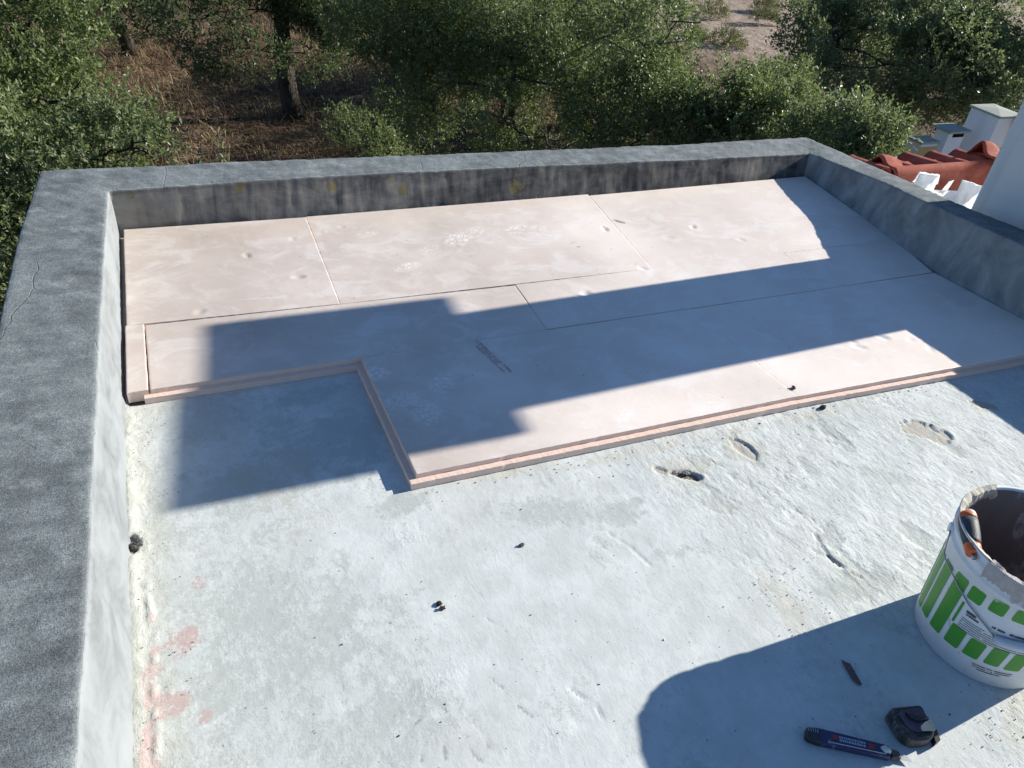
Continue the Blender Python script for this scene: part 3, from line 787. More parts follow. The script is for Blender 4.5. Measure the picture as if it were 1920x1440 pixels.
BD['B'] = build_board([(.672, .876), (1.908, .869), (1.976, 1.578), (.682, 1.568)], 0, 0, 'long pink foam board with boot prints in the middle of the back row', 102, 0)
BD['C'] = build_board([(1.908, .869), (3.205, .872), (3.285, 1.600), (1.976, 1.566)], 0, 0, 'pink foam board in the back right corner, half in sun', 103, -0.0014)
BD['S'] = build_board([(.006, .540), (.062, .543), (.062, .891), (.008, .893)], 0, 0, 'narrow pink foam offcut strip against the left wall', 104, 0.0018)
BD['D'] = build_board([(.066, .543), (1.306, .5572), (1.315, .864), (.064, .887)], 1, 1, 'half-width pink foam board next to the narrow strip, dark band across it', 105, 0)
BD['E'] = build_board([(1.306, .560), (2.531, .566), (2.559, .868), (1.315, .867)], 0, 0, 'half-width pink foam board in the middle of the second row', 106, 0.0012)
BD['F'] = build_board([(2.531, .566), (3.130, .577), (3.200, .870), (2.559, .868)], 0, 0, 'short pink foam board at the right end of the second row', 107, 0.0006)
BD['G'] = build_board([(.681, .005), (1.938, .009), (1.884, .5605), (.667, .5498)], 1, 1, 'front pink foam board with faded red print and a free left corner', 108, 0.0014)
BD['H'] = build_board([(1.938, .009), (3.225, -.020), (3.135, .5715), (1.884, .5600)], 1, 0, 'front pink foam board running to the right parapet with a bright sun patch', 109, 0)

def board_print():
    b = MB(); rnd = random.Random(4)
    a = Vector((1.042, .550)); d = Vector((.044, -.192)); L = d.length; d.normalize(); n = Vector((-d.y, d.x))
    for row, (s0, s1, o_) in enumerate([(.0, .98, .009), (.06, .70, -.001), (.12, .95, -.011)]):
        s = s0 * L
        while s < s1 * L:
            w = rnd.uniform(.0022, .0055); h = .0055 if row == 0 else .0045
            if rnd.random() < .86:
                c = a + d * (s + w / 2) + n * o_
                for part in range(rnd.choice([1, 2, 2])):
                    q = c + n * (h * (.3 if part else -.3)); hh = h * .28 if rnd.random() < .6 else h * .5
                    p = [q - d * w / 2 - n * hh, q + d * w / 2 - n * hh, q + d * w / 2 + n * hh, q - d * w / 2 + n * hh]
                    b.add([(v.x, v.y, .0031 + .0001 * part) for v in p], [(0, 1, 2, 3)])
            s += w + rnd.uniform(.0012, .003)
    b.build('printed_text', M['redprint'], BD['G'])
board_print()

# ------------------------------------------------------------------ bucket
BC = (1.79, -.845); RB, RT_, BZ, TZ = .140, .162, FZ + .001, .288
def bpt(ang, h, out=0.0):
    """point on the bucket's outside: angle in degrees, height above its base"""
    f = h / (TZ - BZ); r = RB + (RT_ - RB) * f + out
    return (BC[0] - .006 * f + r * math.cos(math.radians(ang)), BC[1] + .002 * f + r * math.sin(math.radians(ang)), BZ + h)
def build_bucket():
    e = empty('bucket', (BC[0], BC[1], BZ))
    tag(e, 'white plastic bucket with green squares print and mortar crust inside', 'bucket')
    H = TZ - BZ
    prof = [(0, 0), (-.006, .0), (.0, .006)]
    rings = [(-.010, 0), (0, .004), (0, .10), (0, .20), (0, H - .062), (.004, H - .060), (.004, H - .054), (0, H - .050), (0, H - .030), (.006, H - .028), (.006, H - .022), (.001, H - .018), (.001, H - .006), (.005, H - .004), (.006, H), (.002, H + .003), (-.003, H), (-.004, H - .004)]
    n = 96; V = []; F = []
    for out, h in rings:
        for k in range(n): V.append(bpt(360 * k / n, h, out))
    for r in range(len(rings) - 1):
        for k in range(n): F.append((r * n + k, r * n + (k + 1) % n, (r + 1) * n + (k + 1) % n, (r + 1) * n + k))
    F.append(tuple(range(n - 1, -1, -1)))
    b = MB(); b.add(V, F); b.build('shell', M['bucket'], e, smooth=True)
    # inside wall with dried mortar
    rn = random.Random(5); V = []; F = []
    ins = [(-.0045, H - .003), (-.006, H - .02), (-.008, H - .05), (-.010, H - .10), (-.012, H - .17), (-.016, .09), (-.030, .075), (-.07, .07), (-.12, .066)]
    for i, (out, h) in enumerate(ins):
        for k in range(n):
            j = rn.uniform(-1, 1) * (.0015 if i < 2 else .0055)
            V.append(bpt(360 * k / n, h + (j if i > 5 else 0), out + j * .7))
    for r in range(len(ins) - 1):
        for k in range(n): F.append((r * n + (k + 1) % n, r * n + k, (r + 1) * n + k, (r + 1) * n + (k + 1) % n))
    F.append(tuple((len(ins) - 1) * n + k for k in range(n)))
    b = MB(); b.add(V, F); b.build('mortar_lining', M['mortar'], e, smooth=True)
    # pale crust on the far left rim
    V = []; F = []; m_ = 120
    nz = lambda a_, q: float(fbm(np.array([a_ * .16]), np.array([q * 3.1]), 17, 4)[0])
    for i in range(m_):
        a = 75 + 110 * i / (m_ - 1); w = max(0, math.sin(math.pi * i / (m_ - 1))) ** .5
        for out, h in [(.004, H + .0046 + .0020 * nz(a, 0)), (-.009 * w - .006 * nz(a, 1), H + .0012 + .002 * nz(a, 4)), (-.012 - .003 * nz(a, 5), H - .024 * w - .024 * nz(a, 2)), (-.004, H - .034)]:
            V.append(bpt(a, h, out))
    for i in range(m_ - 1):
        for q in range(3): F.append((i * 4 + q, i * 4 + q + 1, (i + 1) * 4 + q + 1, (i + 1) * 4 + q))
    b = MB(); b.add(V, F); b.build('mortar_crust', M['crust'], e, smooth=False)
    # torn film stuck on the rim right of the trowel
    V = []; F = []; m_ = 90
    for i in range(m_):
        a = 181 + 34 * i / (m_ - 1)
        for out, h in [(.0075, H - .034 - .03 * abs(nz(a, 6))), (.0085, H - .012 + .004 * nz(a, 7)), (.007, H + .004), (-.006 - .008 * nz(a, 8) , H + .005 + .006 * nz(a, 9)), (-.011 - .006 * nz(a, 10), H - .014 - .014 * nz(a, 11))]:
            V.append(bpt(a, h + rn.uniform(-.0006, .0006), out + rn.uniform(0, .0008)))
    for i in range(m_ - 1):
        for q in range(4): F.append((i * 5 + q, (i + 1) * 5 + q, (i + 1) * 5 + q + 1, i * 5 + q + 1))
    b = MB(); b.add(V, F); b.build('rim_residue', simple('residue', (.40, .37, .37), .8, .2, 0, .35, 60, .5), e, smooth=False)
    # printed label
    b = MB()
    sl_ = .00031
    def patch(a0, a1, h0, h1, mi=0, rad=.004, out=.0006, skew=0.0, sl=sl_):
        m2 = max(2, int((a1 - a0) / 1.0) + 1); V = []
        wid = (a1 - a0) * math.pi / 180 * .15
        for i in range(m2 + 1):
            f = i / m2; a = a0 + (a1 - a0) * f; d = min(f, 1 - f) * wid
            c = 0 if rad == 0 or d > rad else rad - math.sqrt(max(0, rad * rad - (rad - d) ** 2))
            dh = sl * (a - 180)
            V += [bpt(a, h0 + c + dh, out), bpt(a + skew, h1 - c + dh, out)]
        b.add(V, [(2 * i, 2 * i + 2, 2 * i + 3, 2 * i + 1) for i in range(m2)], mi)
    patch(131, 143.0, .051, .228); patch(146.2, 158.5, .057, .232); patch(163.5, 176, .056, .240)
    patch(181, 194, .055, .117); patch(178.8, 181.0, .118, .185, rad=0)
    patch(179, 190.8, .202, .240); patch(195.5, 206.6, .207, .245); patch(211.5, 222, .21, .246); patch(227, 238, .21, .246); patch(243, 254, .21, .246)
    patch(198, 210.3, .055, .112); patch(214.5, 226, .057, .117); patch(230, 242, .055, .115); patch(246, 258, .055, .115)
    for a0, a1 in ((100, 112), (116, 127), (262, 274), (278, 290)): patch(a0, a1, .056, .235)
    # small print: two heading lines and a block of body text, then maker lines near the base
    rn = random.Random(9)
    def textline(a0, a1, h, th, dens=.9, mi=1):
        a = a0
        while a < a1:
            w = rn.uniform(.35, 1.5)
            if rn.random() < dens: patch(a, min(a + w, a1), h, h + th, mi, rad=0, out=.0009)
            a += w + rn.uniform(.15, .35)
    textline(185, 193, .165, .0075, 1); textline(186, 196, .158, .005, .95); textline(205, 234, .166, .006, .92)
    for i, (a1) in enumerate((203, 214, 212, 238, 240, 240)):
        textline(184.5, a1, .146 - i * .0062, .0021, .97)
    textline(209, 240, .040, .0028, .9); textline(210, 239, .0335, .0028, .9); textline(214, 232, .027, .0028, .9)
    b.build('printed_label', [M['green'], M['ink']], e)
    # wire bail with plastic grip
    pts = []
    for a, h in [(129.5, .270), (133, .268), (135.5, .262), (138, .245), (142.4, .222), (150, .220), (159.6, .219), (173.6, .207), (185, .193), (197, .180), (206, .166), (209.3, .160)]:
        pts.append(bpt(a, h, .0055))
    b = MB(); b.tube(pts, .0017, 6)
    far = [bpt(a, h, .0055) for a, h in [(232, .176), (245, .195), (262, .215), (285, .228), (300, .238), (306, .262), (309.5, .270)]]
    b.tube(far, .0017, 6); b.build('handle_wire', M['wire'], e, smooth=True)
    gp = [bpt(a, h, .011) for a, h in [(210.0, .157), (215, .160), (221, .165), (227, .170), (232, .175)]]
    b = MB(); b.tube(gp, [.0095, .0105, .0105, .0105, .0095], 12); b.build('handle_grip', M['grip'], e, smooth=True)
    for a in (129.5, 309.5):
        b = MB(); b.tube([bpt(a, .270, -.002), bpt(a, .270, .009)], .011, 12); b.build('handle_ear', M['bucket'], e, smooth=False)
build_bucket()

def build_trowel():
    p0 = Vector((1.621, -.812, .272)); p1 = Vector((1.687, -.727, .287))
    e = empty('trowel', p0)
    tag(e, 'orange and dark grey hand tool handle hooked over the bucket rim', 'trowel')
    ax = (p1 - p0)
    def at(f): return tuple(p0 + ax * f)
    b = MB()
    fs = [0.0, .06, .16]
    b.tube([at(f) for f in (0.0, .02, .16, .20)], [0.0128, 0.0152, 0.0168, 0.0165], 16, 0)                       # orange collar
    b.tube([at(f) for f in (.20, .30, .42, .55, .68, .80)], [0.0165, 0.0173, 0.0189, 0.0195, 0.0198, 0.0195], 16, 1)  # dark grip
    b.tube([at(f) for f in (.80, .90, .97, 1.0, 1.02)], [0.0195, 0.0189, 0.0156, 0.0110, 0.0055], 16, 0)             # orange butt
    o = b.build('grip', [M['orange'], M['dkgrey']], e, smooth=True)
    b = MB(); b.tube([at(f) for f in (.36, .48, .60)], [.0095, .0105, .0095], 10, 0)
    o = b.build('grip_inlay', M['orange'], e, smooth=True); o.location = Vector((-.006, -.004, .003)) + o.location
    b = MB(); b.tube([at(f) for f in (.70, .84, .95, 1.0)], [.010, .0125, .0105, .006], 10, 0)
    o = b.build('dried_paint', M['clear'], e, smooth=True); o.location = Vector((.006, .001, .006)) + o.location
    b = MB()
    b.tube([at(-.10), at(.02)], .0045, 8, 0)
    b.tube([at(-.04), (1.648, -.815, .262), (1.68, -.822, .20)], [.004, .004, .003], 8, 0)
    b.build('shank', M['wire'], e, smooth=True)
    b = MB(); b.prism([(1.690, -.865), (1.715, -.865), (1.715, -.785), (1.690, -.785)], .09, .20); b.build('blade', M['rust'], e, bevel=.002)
build_trowel()

# ------------------------------------------------------------------ small tools on the floor
def rrect(pts, rad, n=6):
    """round the corners of a counter-clockwise polygon"""
    out = []
    m_ = len(pts)
    for i in range(m_):
        p = Vector(pts[i]); a = Vector(pts[i - 1]); c = Vector(pts[(i + 1) % m_]); r = rad[i]
        d1 = (a - p).normalized(); d2 = (c - p).normalized(); ang = d1.angle(d2)
        k = min(r / math.tan(ang / 2), (a - p).length * .49, (c - p).length * .49)
        s, t = p + d1 * k, p + d2 * k
        for j in range(n + 1):
            f = j / n; out.append(tuple((s * (1 - f) ** 2 + p * 2 * f * (1 - f) + t * f ** 2)))
    return out
def build_tape():
    c = Vector((1.447, -.968)); u = Vector((.982, -.19)); v = Vector((.19, .982))
    W = lambda a, b: tuple(c + u * a + v * b)
    z = FZ + .003
    e = empty('tape_measure', (c.x, c.y, z)); tag(e, 'black and chrome tape measure lying on its side near the bucket', 'tape measure')
    ol = rrect([W(-.042, -.040), W(.030, -.042), W(.040, .030), W(-.040, .034)], [.034, .030, .008, .018])
    b = MB(); b.prism(ol, z, z + .030, 0, .005); b.build('rubber_case', M['black'], e, smooth=False, bevel=.0015)
    il = rrect([W(-.026, -.024), W(.024, -.028), W(.031, .022), W(-.026, .022)], [.02, .012, .004, .012])
    b = MB(); b.prism(il, z + .0302, z + .0335, 0, .001); b.build('side_plate', M['plum'], e)
    cl = rrect([W(-.004, -.026), W(.028, -.030), W(.034, -.002), W(.024, -.006), W(.002, -.016)], [.004] * 5)
    b = MB(); b.prism(cl, z + .0336, z + .0352, 0); b.build('chrome_plate', M['chrome'], e)
    b = MB(); b.tube([(*W(-.010, .016), z + .034), (*W(-.008, .006), z + .039), (*W(.006, -.004), z + .040), (*W(.024, -.004), z + .039), (*W(.028, -.004), z + .034)], .0032, 8)
    b.build('belt_clip', M['blackgloss'], e, smooth=True)
    b = MB(); b.prism([W(.026, -.046), W(.042, -.040), W(.048, -.018), W(.037, -.014)], z, z + .016, 0, .002); b.build('tape_mouth', M['blackgloss'], e, bevel=.001)
    b = MB(); b.box((W(.026, -.012)[0], W(.026, -.012)[1] - .002, z + .031), (W(.026, -.012)[0] + .003, W(.026, -.012)[1] + .002, z + .0362)); b.build('screw', M['chrome'], e)
build_tape()

def build_knife():
    a = Vector((1.232, -.912)); d = Vector((.835, -.550)).normalized(); n = Vector((-d.y, d.x)); z = FZ + .003
    W = lambda s, t: tuple(a + d * s + n * t)
    e = empty('utility_knife', (a.x, a.y, z)); tag(e, 'dark blue snap-off utility knife lying flat on the floor', 'utility knife')
    ol = rrect([W(.0, -.018), W(.155, -.014), W(.158, .012), W(.004, .015)], [.012, .004, .004, .012])
    b = MB(); b.prism(ol, z, z + .013, 0, .0035); b.build('handle', M['blue'], e, bevel=.0012)
    ol = rrect([W(-.013, -.014), W(.018, -.0185), W(.018, .0155), W(-.008, .012)], [.010, .002, .002, .009])
    b = MB(); b.prism(ol, z + .0003, z + .0145, 0, .003); b.build('end_cap', M['blackgloss'], e, bevel=.001)
    b = MB()
    for k in range(5): b.prism([W(-.006 + k * .0045, .001), W(-.0042 + k * .0045, .001), W(-.0042 + k * .0045, .0105), W(-.006 + k * .0045, .0105)], z + .0145, z + .0155)
    b.build('grip_rib', M['wire'], e)
    b = MB(); b.tube([(*W(.030, -.0145), z + .008), (*W(.032, -.0115), z + .0135), (*W(.09, -.0105), z + .0137), (*W(.142, -.009), z + .0137), (*W(.148, -.012), z + .010)], .0011, 6)
    b.build('blade_rail', M['chrome'], e, smooth=True)
    b = MB(); b.prism([W(.034, -.0165), W(.145, -.0135), W(.145, -.0105), W(.034, -.0125)], z + .002, z + .0115); b.build('slider_slot', M['slot'], e)
    b = MB()
    b.prism([W(.042, -.003), W(.054, -.003), W(.054, .007), W(.042, .007)], z + .0131, z + .0134, 0)
    b.prism([W(.112, -.005), W(.124, -.005), W(.124, .006), W(.112, .006)], z + .0131, z + .0134, 0)
    rn = random.Random(3)
    for t0, t1 in ((.0025, .0065), (-.0045, .0005)):
        s = .056
        while s < .108:
            w = rn.uniform(.0018, .0045); b.prism([W(s, t0), W(s + w, t0), W(s + w, t1), W(s, t1)], z + .0131, z + .0134, 1); s += w + .0014
    b.build('printed_label', [M['red'], M['pale']], e)
    b = MB(); b.tube([(*W(.138, .003), z + .009), (*W(.146, .001), z + .0125), (*W(.156, .0), z + .010)], [.004, .009, .005], 10); b.build('dried_paint', M['clear'], e, smooth=True)
    b = MB(); b.prism(rrect([W(.1585, -.011), W(.178, -.009), W(.176, .006), W(.1585, .009)], [.002, .005, .005, .002]), z + .001, z + .0105, 0, .002); b.build('nose', M['rust'], e, bevel=.001)
    b = MB(); b.prism([W(.178, -.008), W(.200, -.007), W(.192, .004), W(.177, .004)], z + .004, z + .0048); b.build('blade', M['wire'], e)
build_knife()

def build_scrap():
    z = FZ + .004
    b = MB(); b.prism([(1.421, -.793), (1.4105, -.845), (1.4165, -.857), (1.423, -.8575), (1.4335, -.808)][::1], z, z + .0012)
    o = b.build('blade_segment', M['rust']); tag(o, 'rusty snapped-off knife blade lying in the shade of the bucket', 'blade')
build_scrap()

# ------------------------------------------------------------------ crumbs of mortar
def clod(name, loc, r, mat, seed, label=None, cat='mortar crumb', group=None, flat=.6):
    rn = np.random.RandomState(seed); b = MB()
    nlat, nlon = 6, 9; V = []
    for i in range(nlat + 1):
        th = math.pi * i / nlat
        for k in range(nlon):
            ph = 2 * math.pi * k / nlon; q = r * (1 + rn.uniform(-.55, .45))
            V.append((loc[0] + q * math.sin(th) * math.cos(ph), loc[1] + q * math.sin(th) * math.sin(ph) * .8, loc[2] + q * math.cos(th) * flat + r * flat * .7))
    F = [(i * nlon + k, (i + 1) * nlon + k, (i + 1) * nlon + (k + 1) % nlon, i * nlon + (k + 1) % nlon) for i in range(nlat) for k in range(nlon)]
    b.add(V, F)
    o = b.build(name, mat)
    if label: tag(o, label, cat, group)
    return o
clod('mortar_crumb', (1.952, .047, .001), .0085, M['crumb'], 1, 'dark crumb on the front board edge by the board joint', group='dark mortar crumbs')
clod('mortar_crumb', (2.020, -.032, FZ), .012, M['crumb'], 2, 'dark lump on the floor just in front of the board joint', group='dark mortar crumbs')
clod('mortar_crumb', (.624, -.375, FZ), .0075, M['crumb'], 3, 'upper black crumb of the pair on the open white floor', group='dark mortar crumbs')
clod('mortar_crumb', (.627, -.389, FZ), .007, M['crumb'], 4, 'lower black crumb of the pair on the open white floor', group='dark mortar crumbs')
clod('mortar_crumb', (.867, -.271, FZ), .0065, M['crumb'], 5, 'small dark crumb below the free corner of the front board', group='dark mortar crumbs')
clod('mortar_crumb', (.008, -.008, FZ - .004), .013, M['crumb'], 6, 'black lump in the hole at the foot of the left wall', group='dark mortar crumbs')
clod('mortar_crumb', (.030, .556, FZ), .013, M['crumb2'], 8, 'grey mortar lump under the end of the narrow foam strip', group='dark mortar crumbs')
clod('mortar_crumb', (1.418, -.163, FZ - .006), .010, M['crumb2'], 9, 'brown lump lying in the elongated paint chip', group='dark mortar crumbs', flat=.4)
def mat_grit():
    t = NT('grit_mix'); g = t.n('ShaderNodeNewGeometry')
    return t.done(t.ramp(g.outputs['Random Per Island'], [(0, (.06, .055, .05)), (.35, (.12, .11, .10)), (.6, (.30, .29, .27)), (1, (.52, .52, .50))]), .9, None, .2)
def grit():
    rn = np.random.RandomState(12); V = []; F = []
    def one(x, y, z, r):
        n0 = len(V); a = rn.rand() * 6.28
        for k in range(4):
            V.append((x + r * math.cos(a + k * 1.57) * rn.uniform(.6, 1.3), y + r * math.sin(a + k * 1.57) * rn.uniform(.4, 1.1), z))
        V.append((x + rn.uniform(-.3, .3) * r, y, z + r * rn.uniform(.5, 1.0)))
        for k in range(4): F.append((n0 + k, n0 + (k + 1) % 4, n0 + 4))
    for _ in range(420):
        x, y = rn.uniform(.02, 2.7), rn.uniform(-1.15, .5)
        if y > -.03 and x > .64: continue
        if .08 < x < .64 and y > .50: continue
        one(x, y, FZ + .0005, rn.choice([.0012, .0016, .002, .003], p=[.4, .35, .18, .07]))
    for _ in range(70):
        x = abs(rn.normal(0, .05)) + .012; y = rn.uniform(-.6, .5); one(x, y, FZ + .004, rn.uniform(.001, .0028))
    for _ in range(60): one(rn.normal(1.41, .05), rn.normal(-.62, .07), FZ + .001, rn.uniform(.001, .0026))
    for _ in range(90): one(rn.normal(1.72, .12), rn.normal(-1.03, .05), FZ + .001, rn.uniform(.001, .003))
    for _ in range(80): one(rn.uniform(.7, 2.6), -.022 - abs(rn.normal(0, .03)), FZ + .001, rn.uniform(.001, .0035))
    for _ in range(110): one(rn.uniform(.7, 3.0), rn.uniform(.03, 1.5), .0012, rn.uniform(.0008, .002))
    o = mesh_np('grit', np.array(V), np.array(F), mat_grit(), smooth=False); tag(o, 'scattered specks of dark grit on the floor and boards', kind='stuff')
grit()

# ------------------------------------------------------------------ tiled roof strip beyond the right parapet
def build_tiles():
    e = empty('tiled_roof', (4.5, 1.7, -.16)); tag(e, 'strip of terracotta roof tiles behind the right parapet', 'tiled roof')
    p = .215
    prof = []
    for i in range(15):
        f = i / 14
        if f < .62: z = .052 * math.sin(math.pi * f / .62) ** .8 if 0 < f < .62 else 0
        else: z = -.010 * math.sin(math.pi * (f - .62) / .38)
        prof.append((f * (p + .012), z))
    def tile_mesh():
        V = []; F = []; n = len(prof); ys = [0, .08, .16, .24, .265]
        for t in (0, -.012):
            for y in ys:
                for x, z in prof: V.append((x, y, z + t - .13 * y + (.004 if y > .25 and t == 0 else 0)))
        m2 = len(ys)
        for i in range(m2 - 1):
            for k in range(n - 1):
                F.append((i * n + k, i * n + k + 1, (i + 1) * n + k + 1, (i + 1) * n + k))
                o_ = m2 * n; F.append((o_ + i * n + k + 1, o_ + i * n + k, o_ + (i + 1) * n + k, o_ + (i + 1) * n + k + 1))
        for i in (0, m2 - 1):
            for k in range(n - 1):
                a, b_ = i * n + k, i * n + k + 1; c, d = a + m2 * n, b_ + m2 * n
                F.append((a, c, d, b_) if i == 0 else (a, b_, d, c))
        for k in (0, n - 1):
            for i in range(m2 - 1):
                a, b_ = i * n + k, (i + 1) * n + k; c, d = a + m2 * n, b_ + m2 * n
                F.append((a, b_, d, c) if k == 0 else (a, c, d, b_))
        b = MB(); b.add(V, F); return b
    first = tile_mesh().build('roof_tile', M['tile'], e, smooth=True)
    first.location = (3.61, 1.63, -.052)
    first.matrix_parent_inverse = Matrix.Translation(-Vector(e.location))
    me = first.data
    rn = random.Random(2)
    for k in range(1, 9):
        o = bpy.data.objects.new('roof_tile', me); COL.objects.link(o); o.parent = e
        o.matrix_parent_inverse = Matrix.Translation(-Vector(e.location))
        o.location = (3.61 + k * p, 1.63 + rn.uniform(-.008, .008), -.052 + (k % 2) * .002); o.rotation_euler = (0, 0, rn.uniform(-.012, .012))
    # edge tiles lying along the near side of the strip; each starts with a raised curl and the second overlaps the first
    def edge_tile(x0, x1, dz, hump):
        st = [0, .03, .08, .14, .22, .32, .6, 1]; V = []; F = []
        ys = np.linspace(1.600, 1.800, 15)
        def zf(y, f):
            k = (1 - sst(np.array(f), .05, .34))
            z = .004 * math.exp(-((y - 1.625) / .018) ** 2)
            h = hump * float(k) * (math.exp(-((y - 1.735) / .034) ** 2))
            return z + h - .045 * float(sst(np.array(y), 1.645, 1.675)) * (1 - float(k)) - .030 * float(k) * float(sst(np.array(y), 1.765, 1.80))
        for t in (0, .012):
            for f in st:
                x = x0 + (x1 - x0) * f
                V.append((x, 1.588 + t, -.16 + dz)); V.append((x, 1.590 + t, -.03 + dz))
                for y in ys: V.append((x, y + t * .3, zf(y, f) + dz - t - (.012 if y == ys[0] else 0)))
        n = len(ys) + 2; m2 = len(st)
        for i in range(m2 - 1):
            for k in range(n - 1):
                F.append((i * n + k, (i + 1) * n + k, (i + 1) * n + k + 1, i * n + k + 1)); o_ = m2 * n
                F.append((o_ + i * n + k + 1, o_ + (i + 1) * n + k + 1, o_ + (i + 1) * n + k, o_ + i * n + k))
        for i in (0, m2 - 1):
            for k in range(n - 1): F.append((i * n + k, i * n + k + 1, m2 * n + i * n + k + 1, m2 * n + i * n + k))
        b = MB(); b.add(V, F); b.build('edge_tile', M['tile'], e, smooth=True)
    edge_tile(3.93, 4.78, -.004, .034); edge_tile(4.72, 5.60, .016, .062)
build_tiles()

def build_sheet():
    rn = np.random.RandomState(31)
    V = []; F = []
    def quad(P, ny, nx, amp, s):
        P = [np.array(p) for p in P]; n0 = len(V); ny *= 4; nx *= 4
        nn = np.cross(P[1] - P[0], P[3] - P[0]); nn /= np.linalg.norm(nn)
        for i in range(ny + 1):
            for k in range(nx + 1):
                u, w = k / nx, i / ny
                q = (P[0] * (1 - u) + P[1] * u) * (1 - w) + (P[3] * (1 - u) + P[2] * u) * w
                a_ = np.array([u * 2.3 + s, ]); b_ = np.array([w * 2.1 - s, ])
                f = float(1 - 2 * abs(vn(a_ * 1.3, b_ * 1.3, s)[0])) + .5 * float(1 - 2 * abs(vn(a_ * 3, b_ * 3, s + 5)[0]))
                e_ = rn.uniform(-1, 1, 3) * amp * .12
                V.append(q + nn * f * amp * .8 + e_ * .35)
        for i in range(ny):
            for k in range(nx):
                a = n0 + i * (nx + 1) + k
                F.extend([(a, a + 1, a + nx + 2), (a, a + nx + 2, a + nx + 1)])
    quad([(3.60, 1.215, -.02), (3.665, 1.13, -.02), (3.668, 1.135, .170), (3.612, 1.205, .158)], 3, 3, .011, 1)
    quad([(3.612, 1.205, .158), (3.668, 1.135, .170), (3.73, 1.17, .10), (3.66, 1.26, .08)], 2, 2, .010, 2)
    quad([(3.60, 1.14, .02), (3.74, 1.00, -.02), (3.75, 1.05, .12), (3.655, 1.13, .098)], 3, 4, .010, 3)
    quad([(3.685, 1.105, .10), (3.70, 1.09, .09), (3.715, 1.085, .165), (3.703, 1.10, .150)], 1, 1, .003, 4)
    quad([(3.70, 1.03, -.02), (3.80, .90, -.04), (3.795, .965, .172), (3.728, 1.055, .178)], 4, 3, .010, 5)
    quad([(3.728, 1.055, .178), (3.795, .965, .172), (3.87, 1.02, .10), (3.80, 1.10, .11)], 2, 2, .008, 6)
    quad([(3.60, 1.20, -.02), (3.60, 1.02, -.06), (3.76, .90, -.02), (3.74, 1.06, .08)], 3, 3, .014, 7)
    o = mesh_np('plastic_sheet', np.array(V), np.array(F), M['bag'], smooth=True)
    tag(o, 'crumpled white plastic sheeting tucked between the parapet and the white chimney', 'plastic sheet')
build_sheet()

# ------------------------------------------------------------------ neighbouring chimney stacks far right
def stack(name, x0, y0, w, d, ztop, zbot, label, caph=.022, over=.03, slot=None, cap=True, body=None, group='white chimney stacks on the lower roof'):
    e = empty(name, (x0 + w / 2, y0 + d / 2, zbot)); tag(e, label, 'chimney', group)
    b = MB(); b.box((x0, y0, zbot), (x0 + w, y0 + d, ztop)); b.build('shaft', body or M['stack'], e, bevel=.006)
    if cap:
        b = MB(); b.add([(x0 - over, y0 - over, ztop + .001), (x0 + w + over, y0 - over, ztop + .001), (x0 + w + over, y0 + d + over, ztop + .001), (x0 - over, y0 + d + over, ztop + .001),
                         (x0 - over, y0 - over, ztop + caph), (x0 + w + over, y0 - over, ztop + caph), (x0 + w + over, y0 + d + over, ztop + caph), (x0 - over, y0 + d + over, ztop + caph),
                         (x0 + w / 2, y0 + d / 2, ztop + caph * 1.8)],
                        [(0, 3, 2, 1), (0, 1, 5, 4), (1, 2, 6, 5), (2, 3, 7, 6), (3, 0, 4, 7), (4, 5, 8), (5, 6, 8), (6, 7, 8), (7, 4, 8)])
        b.build('cap', M['capst'], e)
    if slot:
        b = MB(); b.box((x0 + w * slot[0], y0 - .004, ztop + slot[2]), (x0 + w * slot[1], y0 + .01, ztop + slot[3])); b.build('smoke_slot', M['slot'], e)
    return e
ZB = -1.02
c1 = stack('chimney_stack', 6.77, 3.74, .22, .16, -.775, ZB, 'short white stack with flat cap at the left of the row', over=.012)
b = MB(); b.box((6.772, 3.736, ZB), (6.99, 3.7385, -.80)); b.build('ochre_band', M['yellow'], c1)
stack('chimney_stack', 7.06, 3.72, .22, .16, -.668, ZB, 'middle white stack with a dark smoke slot under its cap', slot=(.25, .92, -.045, -.008), over=.035)
c3 = stack('chimney_stack', 7.43, 3.56, .30, .33, -.49, ZB, 'tallest white stack next to the big chimney edge', over=.015)
c4 = stack('chimney_stack', 7.60, 3.28, .30, .22, -.56, ZB, 'stack with a wide open smoke slot partly hidden by the big chimney', cap=False)
b = MB(); b.box((7.58, 3.26, -.56), (7.93, 3.52, -.545)); b.build('cap_base', M['stack'], c4)
b = MB(); b.box((7.62, 3.28, -.545), (7.92, 3.50, -.475)); b.build('smoke_slot', M['slot'], c4)
b = MB(); b.box((7.57, 3.25, -.475), (7.95, 3.53, -.455)); b.build('cap', M['capst'], c4)
stack('chimney_stack', 10.0, 5.22, .25, .25, -.84, GZ - .2, 'small far stack just visible at the edge of the big chimney', over=.02)
wl = empty('low_wall', (7.5, 3.86, ZB)); tag(wl, 'low ochre banded wall between the middle and tallest stacks', 'wall')
b = MB(); b.box((7.40, 3.87, ZB), (7.70, 3.97, -.83)); b.build('ochre_band', M['yellow'], wl)
b = MB(); b.box((7.39, 3.86, -.83), (7.71, 3.98, -.775)); b.build('coping', M['stack'], wl)
nb = MB(); nb.box((6.70, 3.20, GZ - .2), (8.0, 4.05, ZB)); o = nb.build('neighbour_house', M['stack']); tag(o, 'low white building under the row of chimney stacks', 'building')

